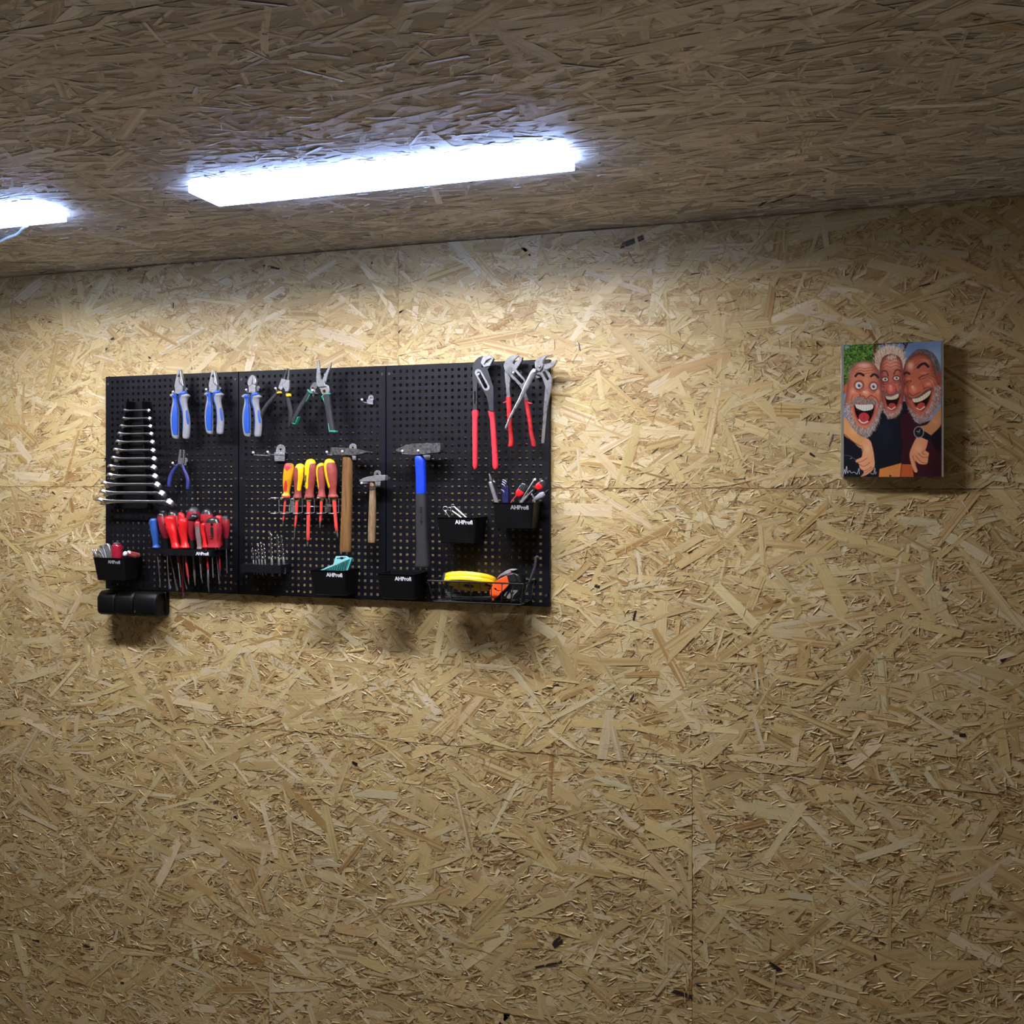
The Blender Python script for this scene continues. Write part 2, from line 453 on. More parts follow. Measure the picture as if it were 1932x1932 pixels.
OSBM = osb_material('strand board wall'); OSBC = osb_material('strand board ceiling', 0.95)
XL, XR = -3.5, 1.7
G = 0.00045
zj1 = P(1200, 921, 0).z; zj2 = P(50, 1335.5, 0).z; zj3 = zj2 - (zj1 - zj2)
xa = P(752, 600, 0).x; xb = P(1306, 1480, 0).x; xc = P(700, 1000, 0).x
pans = [(XL, zj1 + G, xa - G, CEIL - 0.003), (xa + G, zj1 + G, XR, CEIL - 0.003),
        (XL, zj2 + G, XR, zj1 - G),
        (XL, zj3 + G, xb - G, zj2 - G), (xb + G, zj3 + G, XR, zj2 - G),
        (XL, 0.0, xc - 0.3 - G, zj3 - G), (xc - 0.3 + G, 0.0, XR, zj3 - G)]
osb('wall_back', (0, 0, 0), (1, 0, 0), (0, 0, 1), (0, -1, 0), pans, (820, 1500, 15000, 34), 11, OSBM)
cp = [(XL, -0.03, -1.2 - G, 1.24), (-1.2 + G, -0.03, XR, 1.24), (XL, 1.2414, XR, 3.4)]
osb('ceiling', (0, 0, CEIL), (1, 0, 0), (0, -1, 0), (0, 0, -1), cp, (420, 1500, 2200, 25), 5, OSBC, depth=0.0007, bias=16, cool_glare=0.88)  # cool glare painted into the ceiling strands: paler and greyer than the wall
FLOOR = mat('grey concrete', (0.22, 0.21, 0.20), 0.7, vary=0.3, scale=6, bump=0.2)
fl = box('floor', None, FLOOR, (XL, -3.4, -0.08), (XR, 0.0, 0.0), bevel=0); fl['kind'] = 'structure'

# ------------------------------------------------------------------ ceiling lamps and their cable
LAMPW = mat('lamp frame with added glow', (0.7, 0.7, 0.7), 0.5, vary=0.05)  # frame made to glow as an added cool fill
LAMPW.node_tree.nodes['Principled BSDF'].inputs['Emission Color'].default_value = (*EDGE_COLOR, 1)
LAMPW.node_tree.nodes['Principled BSDF'].inputs['Emission Strength'].default_value = EDGE_STRENGTH
def lamp_mat():
    m = bpy.data.materials.new('lit diffuser'); N, L, b = nodes_of(m)
    b.inputs['Base Color'].default_value = (0.8, 0.8, 0.8, 1); b.inputs['Emission Color'].default_value = (*LAMP_COLOR, 1); b.inputs['Emission Strength'].default_value = LAMP_STRENGTH
    return m
LIT = lamp_mat()
D0, D1 = 0.50, 0.605
def ceiling_lamp(x0, x1, label):
    t = thing('ceiling_light', label, 'lamp', ((x0 + x1) / 2, -(D0 + D1) / 2, CEIL), 'ceiling lights in a row')
    z0, z1, w = CEIL - 0.020, CEIL - 0.001, 0.007
    outer = [(x0, D0), (x1, D0), (x1, D1), (x0, D1)]; inner = [(x0 + w, D0 + w), (x1 - w, D0 + w), (x1 - w, D1 - w), (x0 + w, D1 - w)]
    V, F = prism_geo(outer, [inner], lambda x, y: Vector((x, -y, z0)), (0, 0, z1 - z0))
    link('frame', V, F, LAMPW, t, bevel=0.001, smooth=False)
    V, F = box_geo((x0 + w, -D1 + w, z0 + 0.014), (x1 - w, -D0 - w, z1)); link('diffuser', V, F, LIT, t, smooth=False)
    return t
ceiling_lamp(-2.14, -1.62, 'lit white ceiling light at the upper left, beside the pale cable')
ceiling_lamp(-1.22, -0.44, 'lit white ceiling light between the cable and the caricature picture')
cz_ = CEIL - 0.006
cb = [(-60, 480), (-20, 464), (0, 456), (16, 448), (30, 443), (37, 438), (43, 431), (52, 426)]
pth = [Vector(p) for p in crom([tuple(PZ(x, y, cz_)) for x, y in cb], 4)]
w_ = wire('cable', None, mat('pale cable', (0.55, 0.62, 0.62), 0.4), [pth], 0.0036)
w_['label'] = 'pale cable running along the strand board ceiling at the lamp'; w_['category'] = 'cable'

# ------------------------------------------------------------------ pegboard: three perforated panels
BTL, BBL, BTR, BBR = P(199.3, 711.2, BOARD), P(199.3, 1110.5, BOARD), P(1037.3, 677.7, BOARD), P(1037.3, 1145, BOARD)
BX0, BX1 = BTL.x, BTR.x; BZ1 = (BTL.z + BTR.z) / 2; BZ0 = (BBL.z + BBR.z) / 2
PW = (BX1 - BX0) / 3
SHEET = 0.0012
def pegboard(i, label):
    x0 = BX0 + PW * i + 0.0004; x1 = BX0 + PW * (i + 1) - 0.0004
    t = thing('pegboard', label, 'pegboard', ((x0 + x1) / 2, 0, BZ0), 'black pegboard panels')
    nx, nz, hs = 23, 34, 0.0070
    pxx = (PW - 0.047) / (nx - 1); pz = (BZ1 - BZ0 - 0.0295) / (nz - 1)
    xs = [x0]; zs = [BZ0]
    for k in range(nx): c = BX0 + PW * i + 0.0235 + pxx * k; xs += [c - hs / 2, c + hs / 2]
    for k in range(nz): c = BZ0 + 0.0135 + pz * k; zs += [c - hs / 2, c + hs / 2]
    xs.append(x1); zs.append(BZ1)
    A, B = len(xs), len(zs); V = []
    for y in (-BOARD, -BOARD + SHEET):
        for z in zs:
            for x in xs: V.append((x, y, z))
    idx = lambda s, i_, j: s * A * B + j * A + i_
    F = []
    for j in range(B - 1):
        for k in range(A - 1):
            hole = (k % 2 == 1) and (j % 2 == 1)
            if not hole:
                F.append((idx(0, k, j), idx(0, k + 1, j), idx(0, k + 1, j + 1), idx(0, k, j + 1)))
                F.append((idx(1, k, j + 1), idx(1, k + 1, j + 1), idx(1, k + 1, j), idx(1, k, j)))
            else:
                c = [(k, j), (k + 1, j), (k + 1, j + 1), (k, j + 1)]
                for q in range(4):
                    a, b = c[q], c[(q + 1) % 4]
                    F.append((idx(0, *a), idx(1, *a), idx(1, *b), idx(0, *b)))
    parts = [(V, F)]
    e = 0.001; yb = -0.0012
    parts += [box_geo((x0, -BOARD, BZ1 - e), (x1, yb, BZ1)), box_geo((x0, -BOARD, BZ0), (x1, yb, BZ0 + e)),
              box_geo((x0, -BOARD, BZ0 + e), (x0 + e, yb, BZ1 - e)), box_geo((x1 - e, -BOARD, BZ0 + e), (x1, yb, BZ1 - e))]
    V, F = merge(parts)
    off = base_of(t); me = bpy.data.meshes.new('perforated_sheet')
    me.from_pydata([tuple(Vector(v) - off) for v in V], [], F); me.materials.append(BLACK)
    o = bpy.data.objects.new('perforated_sheet', me); COL.objects.link(o); o.parent = t
    for sx in (x0 + 0.009, x1 - 0.009):
        for sz in (BZ1 - 0.021, (BZ0 + BZ1) / 2 + 0.012, BZ0 + 0.027):
            c = Vector((sx, -BOARD - 0.0008, sz))
            V, F = prism_geo([(0.0032 * math.cos(a * math.pi / 6), 0.0032 * math.sin(a * math.pi / 6)) for a in range(12)], [[(0.0013 * math.cos(a * math.pi / 3), 0.0013 * math.sin(a * math.pi / 3)) for a in range(6)]],
                             lambda x, y: c + Vector((x, -0.0008, y)), (0, 0.0016, 0))
            link('screw', V, F, DKSTEEL, t)
    return t
pegboard(0, 'left black pegboard panel, the one carrying the wrench rack')
pegboard(1, 'middle black pegboard panel, behind the yellow and red screwdrivers')
pegboard(2, 'right black pegboard panel, behind the blue handled hammer and water pump pliers')

# ------------------------------------------------------------------ hooks
FB = BOARD + 0.0004                     # things fixed to the board start here
def hook(Z, cx, top, w, h, tips, L, label, group='chrome pegboard hooks', straight=False):
    """bracket of width w, height h (zoomed px) under a rounded tab whose top is at cx, top; one rod per tip"""
    o = Z.p(cx, top + h * 0.6, BOARD)
    t = thing('pegboard_hook', label, 'hook', o, group)
    d1 = FB + 0.0016; half = w / 2
    tab = [(cx - half, top + h * .5), (cx + half, top + h * .5)] + [(cx + half * .86 * math.cos(a), top + half * .86 - half * .86 * math.sin(a)) for a in [math.pi * k / 10 for k in range(11)]]
    slab('back_tab', t, ZINC, Z, tab, d1, 0.0016, holes=[circ(cx, top + half * 1.0, half * .24, 10)], bevel=0.0003)
    a = Z.p(cx - half, top + h * .47, d1); b = Z.p(cx + half, top + h, d1)
    lo = (min(a.x, b.x), -(FB + 0.007), min(a.z, b.z)); hi = (max(a.x, b.x), -d1 - 0.0001, max(a.z, b.z))
    V, F = merge([box_geo((lo[0], lo[1], hi[2] - 0.0016), hi), box_geo(lo, (hi[0], lo[1] + 0.0016, hi[2] - 0.0016))])
    link('bracket', V, F, ZINC, t, bevel=0.0004)
    for tx, ty in tips:
        tip = Z.p(tx, ty, BOARD + L)
        zb = tip.z - (0.0002 if straight else 0.0065)
        y0 = -(FB + 0.0074)
        pts = [(tip.x, y0, zb), (tip.x, -(BOARD + L * .5), zb), (tip.x, -(BOARD + L - 0.009), zb), (tip.x, -(BOARD + L - 0.004), zb + (tip.z - zb) * .35), tuple(tip)]
        q = [Vector(p) for p in crom(pts, 5)]
        r = wire('rod', t, ZINC, [q], 0.0019)
        V, F = ball_geo(tip, 0.0031); link('ball_tip', V, F, WHITEM, r)
    return t

ZA = Zoom(300, 680, 12.071); ZB = Zoom(440, 670, 9.66); ZC = Zoom(870, 660, 8.0526); ZD = Zoom(180, 750, 8.781)
ZE = Zoom(270, 950, 10.167); ZG = Zoom(500, 850, 10.73); ZH = Zoom(600, 820, 7.154); ZI = Zoom(160, 1010, 11.365)
ZJ = Zoom(445, 990, 16.1); ZK = Zoom(570, 1030, 7.728); ZL = Zoom(800, 1030, 8.4); ZM = Zoom(815, 880, 8.221)
R2 = Zoom(160, 660, 6.44); R3 = Zoom(430, 660, 6.44)

hook(ZA, 615, 620, 76, 100, [(320, 715)], 0.046, 'small chrome hook behind the leftmost blue and grey combination pliers')
hook(ZA, 1375, 600, 76, 100, [(1075, 660)], 0.046, 'small chrome hook behind the second blue and grey pliers from the left')
hook(ZB, 455, 560, 62, 95, [(237, 632)], 0.046, 'small chrome hook behind the side cutters with blue and grey grips')
hook(ZB, 985, 560, 60, 90, [(770, 607)], 0.046, 'small chrome hook behind the bent nose pliers with yellow bands')
hook(ZB, 1690, 540, 60, 90, [(1445, 640)], 0.046, 'small chrome hook behind the green trimmed wire strippers')
hook(R3, 1736, 548, 74, 118, [(1628, 605)], 0.044, 'empty small chrome hook right of the green trimmed wire strippers')
hook(R2, 1226, 1312, 44, 92, [(1068, 1375)], 0.042, 'small chrome hook behind the indigo handled mini pliers')
hook(R3, 640, 1148, 124, 205, [(307, 1248), (483, 1240)], 0.086, 'empty chrome double hook above the first yellow screwdriver')
hook(ZH, 470, 118, 112, 225, [(118, 235), (328, 226)], 0.088, 'chrome double hook carrying the large wooden handled hammer')
hook(ZH, 800, 480, 108, 228, [(588, 655)], 0.075, 'chrome hook carrying the small wooden handled hammer', straight=True)
hook(ZH, 1478, 112, 96, 230, [(1137, 222), (1352, 218)], 0.094, 'chrome double hook carrying the blue handled hammer')
hook(ZC, 392, 330, 56, 90, [(262, 372)], 0.052, 'small chrome hook behind the black pump pliers with coral grips')
hook(ZC, 895, 300, 60, 95, [(790, 345)], 0.052, 'small chrome hook behind the chrome pump pliers with worn red grips')
hook(ZC, 1180, 340, 70, 90, [(1112, 325)], 0.056, 'small chrome hook behind the bare steel pump pliers')

# ------------------------------------------------------------------ blue and grey pliers
def grip_pair(Z, t, d):
    L = [(752, 300, 415), (775, 275, 417), (800, 256, 418), (825, 275, 418), (860, 318, 418), (950, 320, 422), (1020, 310, 430), (1100, 295, 440), (1250, 278, 446), (1400, 275, 447), (1550, 285, 447), (1700, 305, 446), (1760, 330, 440), (1785, 365, 432)]
    g = rows('grip', t, GREYG, Z, L, d, hd=0.0082, n=2.6)
    patch('grip_insert', g, BLUE, Z, L, [(753, 345, 413), (790, 340, 416), (840, 350, 417), (880, 364, 418), (950, 372, 421), (1020, 368, 429), (1100, 354, 439), (1250, 338, 445), (1400, 334, 446), (1550, 340, 446), (1640, 354, 445), (1700, 378, 444)], d, hd=0.0082, n=2.6, off=0.0009, label='bright blue inlay')
    Rr = [(755, 470, 640), (790, 462, 690), (812, 460, 705), (835, 460, 690), (870, 461, 655), (950, 470, 640), (1000, 488, 643), (1050, 505, 650), (1150, 528, 668), (1250, 543, 688), (1400, 553, 704), (1550, 549, 705), (1700, 543, 692), (1765, 555, 682), (1790, 590, 660)]
    g = rows('grip', t, GREYG, Z, Rr, d, hd=0.0082, n=2.6)
    rows('grip_collar', g, BLUE, Z, [(708, 535, 635), (735, 490, 642), (758, 472, 640), (775, 468, 632)], d + 0.0012, hd=0.0085, n=2.6, label='bright blue collar')
    patch('grip_insert', g, BLUE, Z, Rr, [(768, 468, 580), (800, 463, 545), (850, 462, 516), (900, 463, 505), (1000, 491, 526), (1100, 519, 552), (1250, 545, 572), (1400, 555, 578), (1550, 551, 574), (1640, 548, 564)], d, hd=0.0082, n=2.6, off=0.0009, label='bright blue inlay')
    patch('grip_inset', g, BLUE, Z, Rr, [(1138, 642, 660), (1160, 640, 667), (1220, 643, 678), (1300, 650, 690), (1400, 664, 700), (1455, 678, 699)], d, hd=0.0082, n=2.6, off=0.0010, label='small blue inset')

def combination_pliers(Z, label, d=0.046):
    t = thing('combination_pliers', label, 'pliers', Z.p(450, 1790, d), 'blue and grey combination pliers')
    h1 = [(425, 205), (452, 206), (456, 300), (434, 330), (424, 370), (448, 412), (455, 520), (520, 575), (545, 605), (532, 690), (540, 742), (430, 765), (355, 742), (365, 690), (360, 620), (352, 590), (360, 520), (400, 330)]
    h2 = [(458, 206), (482, 207), (512, 380), (548, 560), (550, 600), (525, 572), (462, 515), (455, 410), (472, 390), (470, 345), (460, 310)]
    slab('jaw', t, STEEL, Z, h1, d + 0.006, 0.011, bevel=0.0012)
    slab('jaw', t, STEEL, Z, h2, d + 0.0063, 0.011, bevel=0.0012)
    grip_pair(Z, t, d)
    return t
combination_pliers(ZA, 'leftmost of the pliers with blue and grey grips, the longest')
combination_pliers(Mapped(ZA, 255, 440 / 450, 1035, 205, 0.922, 222), 'second blue and grey gripped pliers, flat nosed, right of the longest pair')
def side_cutters():
    d = 0.046
    t = thing('side_cutters', 'blue and grey gripped side cutters with rounded pointed head', 'pliers', ZB.p(340, 1490, d))
    h1 = [(343, 358), (342, 515), (330, 540), (300, 560), (275, 565), (258, 520), (262, 465), (295, 400), (320, 372)]
    h2 = [(347, 358), (385, 385), (410, 440), (416, 490), (408, 545), (385, 540), (346, 515)]
    body = [(275, 567), (300, 562), (335, 540), (345, 520), (385, 545), (407, 550), (395, 600), (400, 650), (405, 700), (345, 705), (285, 680), (278, 625)]
    slab('jaw', t, STEEL, ZB, h1, d + 0.006, 0.010, bevel=0.0016); slab('jaw', t, STEEL, ZB, h2, d + 0.006, 0.010, bevel=0.0016)
    slab('joint', t, STEEL, ZB, body, d + 0.0052, 0.009, bevel=0.0008)
    grip_pair(MapAB, t, d)
class MapAB_:
    k = 9.66
    def q(s, x, y): return 160 + (x - 255) * 0.80, 757 + (y - 805) * 0.746
    def p(s, x, y, d): return ZB.p(*s.q(x, y), d)
    def m(s, x, y, d): return ZB.m(*s.q(x, y), d) * 0.76
MapAB = MapAB_()
side_cutters()

def circlip():
    d = 0.044; Z = ZB
    t = thing('bent_nose_pliers', 'bent nose circlip pliers with black handles and yellow bands', 'pliers', Z.p(900, 1330, d))
    slab('jaw_plate', t, STEEL, Z, [(880, 422), (943, 443), (943, 492), (905, 520), (885, 560), (908, 592), (870, 642), (815, 595)], d + 0.004, 0.007)
    slab('jaw_plate', t, STEEL, Z, [(960, 448), (1018, 455), (1015, 600), (1000, 660), (940, 660), (935, 622), (912, 592), (889, 560), (908, 523), (947, 494)], d + 0.0046, 0.007)
    tube('tip', t, DKSTEEL, Z, [(928, 432, 17), (950, 360, 13), (975, 290, 11), (990, 262, 10), (985, 247, 8), (966, 238, 5)], d, k=0.8)
    tube('tip', t, DKSTEEL, Z, [(1000, 452, 23), (1008, 380, 19), (1016, 300, 15), (1018, 268, 13), (1010, 252, 10), (988, 243, 6)], d + 0.001, k=0.8)
    h = tube('handle', t, BLACKG, Z, [(840, 660, 30), (815, 690, 32), (760, 745, 34), (690, 822, 38), (620, 905, 40), (560, 1000, 40), (520, 1085, 36), (497, 1165, 22)], d, k=0.75)
    slab('band', h, YELLOW, Z, [(788, 665), (846, 652), (860, 692), (790, 700)], d + 0.0068, 0.010, label='yellow band')
    h = tube('handle', t, BLACKG, Z, [(970, 660, 30), (990, 740, 36), (1010, 850, 42), (1035, 960, 46), (1054, 1070, 46), (1050, 1180, 40), (1030, 1270, 28), (1016, 1320, 15)], d, k=0.75)
    slab('band', h, YELLOW, Z, [(955, 705), (1020, 695), (1034, 750), (966, 757)], d + 0.0068, 0.010, label='yellow band')
circlip()

def stripper():
    d = 0.046; Z = ZB
    t = thing('wire_strippers', 'open wire strippers with dark handles and green trim', 'pliers', Z.p(1500, 1400, d))
    slab('jaw', t, STEEL, Z, [(1553, 85), (1562, 140), (1572, 205), (1562, 240), (1580, 262), (1568, 282), (1584, 300), (1578, 330), (1597, 440), (1508, 440), (1507, 400), (1522, 260), (1540, 140)], d + 0.006, 0.006)
    slab('jaw', t, STEEL, Z, [(1785, 130), (1770, 220), (1725, 340), (1700, 450), (1670, 512), (1622, 445), (1655, 372), (1650, 345), (1682, 345), (1672, 320), (1696, 318), (1690, 296), (1740, 220), (1765, 140)], d + 0.002, 0.006)
    slab('joint_plate', t, STEEL, Z, [(1505, 443), (1590, 433), (1640, 455), (1690, 567), (1600, 580), (1545, 577), (1513, 520)], d + 0.0085, 0.004)
    slab('arm', t, WORN, Z, [(1505, 488), (1535, 560), (1525, 600), (1480, 640), (1500, 662), (1462, 690), (1470, 735), (1450, 772), (1440, 700), (1398, 645), (1396, 590), (1430, 530), (1470, 495)], d + 0.003, 0.005, holes=[circ(1445, 605, 20)])
    slab('arm', t, STEEL, Z, [(1560, 600), (1690, 572), (1690, 530), (1732, 560), (1752, 620), (1745, 705), (1640, 745), (1600, 680), (1585, 622)], d + 0.005, 0.005, holes=[circ(1657, 655, 30)])
    V, F = prism_geo(circ(1657, 655, 33, 18), [circ(1657, 655, 24, 18)], lambda x, y: Z.p(x, y, d + 0.006), (0, 0.003, 0)); link('pivot_ring', V, F, BRASS, t)
    g = tube('grip', t, BLACKG, Z, [(1392, 675, 34), (1375, 700, 38), (1310, 810, 40), (1230, 945, 43), (1160, 1075, 43), (1112, 1180, 40), (1094, 1230, 36)], d, k=0.7, n=3)
    tube('trim', g, GREEN, Z, [(1358, 630, 16), (1385, 662, 22), (1425, 700, 14)], d + 0.003, k=0.8, label='green collar')
    tube('trim', g, GREEN, Z, [(1395, 715, 11), (1360, 785, 9), (1325, 848, 7)], d + 0.005, k=0.8, label='green edge')
    slab('trim', g, GREEN, Z, [(1174, 1118), (1186, 1122), (1140, 1240), (1125, 1265), (1066, 1250), (1066, 1225), (1120, 1232)], d + 0.008, 0.012, label='green end')
    g = rows('grip', t, BLACKG, Z, [(722, 1650, 1768), (800, 1655, 1778), (950, 1680, 1797), (1100, 1705, 1817), (1250, 1727, 1842), (1385, 1748, 1862)], d, hd=0.008, n=3)
    tube('trim', g, GREEN, Z, [(1608, 772, 12), (1640, 745, 17), (1690, 718, 18), (1730, 705, 16), (1775, 706, 12)], d + 0.004, k=0.8, label='green collar')
    tube('trim', g, GREEN, Z, [(1632, 775, 14), (1650, 830, 9), (1680, 925, 6)], d + 0.006, k=0.8, label='green edge')
    slab('trim', g, GREEN, Z, [(1724, 1235), (1736, 1240), (1755, 1370), (1864, 1372), (1866, 1404), (1745, 1402)], d + 0.008, 0.014, label='green end')
stripper()

def mini_pliers():
    d = 0.040; Z = R2
    t = thing('mini_pliers', 'tiny long nosed pliers with indigo sleeved handles', 'pliers', Z.p(1140, 1680, d))
    slab('jaw', t, BLADE, Z, [(1150, 1213), (1166, 1213), (1167, 1290), (1160, 1312), (1176, 1322), (1180, 1395), (1130, 1390), (1128, 1340), (1140, 1280)], d + 0.003, 0.006)
    slab('jaw', t, BLADE, Z, [(1190, 1217), (1206, 1217), (1206, 1300), (1200, 1385), (1184, 1395), (1180, 1322), (1190, 1300)], d + 0.003, 0.006)
    tube('handle', t, PURPLE, Z, [(1140, 1385, 12), (1112, 1420, 17), (1062, 1490, 23), (1034, 1570, 26), (1020, 1660, 22)], d, k=0.8)
    tube('handle', t, PURPLE, Z, [(1184, 1385, 12), (1196, 1430, 17), (1235, 1520, 22), (1254, 1600, 24), (1248, 1690, 20)], d, k=0.8)
mini_pliers()

# ------------------------------------------------------------------ water pump pliers
def pump_black():
    d = 0.048; Z = ZC
    t = thing('pump_pliers', 'long black water pump pliers with coral red dipped grips', 'pliers', Z.p(360, 1820, d), 'water pump pliers')
    slab('fixed_arm', t, PUMPB, Z, [(168, 300), (172, 235), (212, 162), (262, 115), (330, 92), (300, 190), (322, 245), (300, 290), (262, 420), (248, 500), (243, 560), (243, 930), (176, 930), (172, 520), (166, 400)], d + 0.004, 0.009, holes=[capsule(210, 640, 210, 815, 8)])
    slab('jaw_face', t, STEEL, Z, [(328, 100), (440, 83), (492, 130), (442, 240), (345, 262), (295, 195)], d + 0.0075, 0.012, holes=[[(345, 218), (380, 162), (447, 128), (466, 130), (412, 168), (420, 182), (392, 196), (380, 190), (352, 232)]], label='pale ground jaw face')
    slab('moving_arm', t, PUMPB, Z, [(315, 262), (395, 270), (440, 240), (400, 300), (418, 350), (445, 440), (488, 560), (490, 640), (493, 930), (428, 930), (418, 830), (390, 720), (330, 600), (255, 500), (208, 390), (206, 330), (235, 296), (270, 292)], d + 0.0085, 0.0042, holes=[capsule(270, 360, 372, 565, 26)])
    V, F = prism_geo(capsule(258, 345, 382, 570, 52, 12), [capsule(268, 360, 372, 562, 27, 10)], lambda x, y: Z.p(x, y, d + 0.0092), (0, 0.002, 0)); link('slot_rim', V, F, STEEL, t, bevel=0.0003, label='pale rim round the slot')
    V, F = ball_geo(Z.p(275, 365, d + 0.006), 0.0035); link('pivot', V, F, CHROME, t)
    rows('grip', t, REDDIP, Z, [(925, 168, 265), (980, 168, 265), (1040, 170, 258), (1080, 171, 252), (1200, 172, 252), (1500, 175, 252), (1700, 177, 250), (1785, 183, 245), (1822, 203, 226)], d, hd=0.007, n=2.5)
    rows('grip', t, REDDIP, Z, [(930, 415, 510), (985, 420, 512), (1040, 436, 516), (1080, 442, 520), (1300, 456, 537), (1600, 473, 556), (1780, 484, 565), (1828, 515, 535)], d, hd=0.007, n=2.5)
pump_black()
def pump_red():
    d = 0.044; Z = ZC
    t = thing('pump_pliers', 'chrome water pump pliers with worn red sleeved grips', 'pliers', Z.p(900, 1470, d), 'water pump pliers')
    slab('fixed_arm', t, WORN, Z, [(648, 225), (680, 150), (760, 90), (862, 70), (876, 88), (812, 148), (778, 200), (850, 280), (838, 300), (962, 440), (992, 520), (962, 600), (985, 650), (1020, 765), (968, 770), (950, 700), (930, 620), (880, 540), (720, 372), (662, 310), (646, 250)], d + 0.006, 0.006, holes=[capsule(792, 345, 922, 482, 30)])
    slab('moving_arm', t, WORN, Z, [(872, 90), (932, 110), (916, 180), (850, 285), (800, 240), (820, 190), (880, 145)], d + 0.0045, 0.010)
    slab('handle_arm', t, WORN, Z, [(660, 320), (700, 345), (748, 420), (736, 560), (741, 700), (746, 730), (685, 722), (676, 540), (664, 440)], d - 0.0005, 0.006)
    V, F = ball_geo(Z.p(800, 340, d + 0.005), 0.0042); link('pivot', V, F, CHROME, t)
    g = rows('grip', t, REDOLD, Z, [(722, 680, 760), (760, 684, 765), (900, 693, 770), (1100, 706, 776), (1250, 720, 785), (1350, 728, 796), (1420, 725, 800), (1460, 716, 792), (1480, 728, 778)], d, hd=0.0072, n=2.4)
    tube('finger_guard', g, REDOLD, Z, [(640, 806, 10), (672, 800, 16), (700, 785, 18), (745, 776, 10)], d + 0.004, k=1.0)
    g = rows('grip', t, REDOLD, Z, [(765, 955, 1025), (850, 970, 1040), (1000, 998, 1065), (1150, 1022, 1083), (1300, 1042, 1102), (1400, 1064, 1130), (1460, 1075, 1140), (1478, 1092, 1128)], d, hd=0.0072, n=2.4)
    tube('finger_guard', g, REDOLD, Z, [(975, 800, 10), (1015, 805, 17), (1045, 815, 16), (1082, 816, 9)], d + 0.004, k=1.0)
pump_red()
def pump_steel():
    d = 0.058; Z = ZC
    t = thing('pump_pliers', 'bare steel water pump pliers at the right edge of the board', 'pliers', Z.p(1000, 1420, d), 'water pump pliers')
    slab('upper_jaw', t, WORN, Z, [(1120, 262), (1116, 190), (1150, 130), (1230, 100), (1312, 70), (1382, 67), (1368, 82), (1290, 104), (1242, 160), (1238, 200), (1256, 225), (1222, 292), (1190, 325), (1130, 300)], d + 0.006, 0.010)
    slab('lower_jaw', t, WORN, Z, [(1258, 216), (1320, 205), (1372, 182), (1448, 152), (1442, 188), (1402, 250), (1332, 282), (1290, 302), (1250, 280)], d + 0.004, 0.010)
    slab('slotted_arm', t, WORN, Z, [(1175, 280), (1255, 255), (1292, 292), (1342, 352), (1382, 440), (1377, 530), (1366, 600), (1322, 800), (1292, 950), (1252, 1420), (1216, 1424), (1245, 1000), (1265, 700), (1277, 560), (1235, 440), (1180, 350)], d + 0.001, 0.006, holes=[capsule(1262, 345, 1312, 440, 22)])
    tube('handle_arm', t, WORN, Z, [(1118, 300, 34), (1095, 350, 48), (1060, 420, 47), (1010, 520, 45), (962, 620, 36), (880, 780, 27), (780, 960, 20), (720, 1090, 17), (674, 1195, 14)], d + 0.008, k=0.45, n=2.6)
    V, F = ball_geo(Z.p(1196, 256, d + 0.006), 0.0042); link('pivot', V, F, CHROME, t)
pump_steel()

# ------------------------------------------------------------------ hammers
def hammer1():
    d = 0.062; Z = ZH
    t = thing('hammer', 'large hammer with long oiled wooden handle', 'hammer', Z.p(370, 1585, d), 'hammers on the pegboard')
    slab('head', t, DKSTEEL, Z, [(168, 178), (185, 172), (300, 176), (430, 183), (500, 194), (655, 233), (655, 239), (600, 258), (530, 271), (460, 281), (345, 280), (250, 275), (172, 268), (164, 255)], d + 0.013, 0.027, bevel=0.003)
    rows('handle', t, WOOD, Z, [(278, 350, 450), (310, 342, 457), (400, 337, 459), (600, 332, 460), (800, 326, 457), (1000, 322, 455), (1200, 315, 450), (1400, 306, 446), (1560, 301, 442), (1582, 308, 436)], d, hd=0.0105, n=2.8, cap=0.12)
hammer1()
def hammer2():
    d = 0.052; Z = ZH
    t = thing('hammer', 'small hammer with short pale wooden handle', 'hammer', Z.p(725, 1460, d), 'hammers on the pegboard')
    slab('head', t, STEEL, Z, [(553, 622), (600, 590), (680, 565), (760, 554), (845, 550), (852, 545), (895, 544), (905, 565), (902, 618), (850, 625), (770, 634), (700, 634), (600, 636), (556, 632)], d + 0.009, 0.019, bevel=0.0022)
    h = rows('handle', t, WOODP, Z, [(634, 706, 762), (690, 702, 768), (745, 700, 774), (900, 694, 778), (1000, 691, 778), (1200, 683, 776), (1350, 680, 771), (1445, 680, 768), (1460, 690, 760)], d, hd=0.0088, n=2.4, cap=0.12)
    rows('dark_ring', h, mat('dark stained wood', (0.03, 0.018, 0.012), 0.6), Z, [(692, 701, 769), (715, 700, 771), (744, 699, 775)], d, hd=0.0094, n=2.4, cap=0, label='dark stained ring')
hammer2()
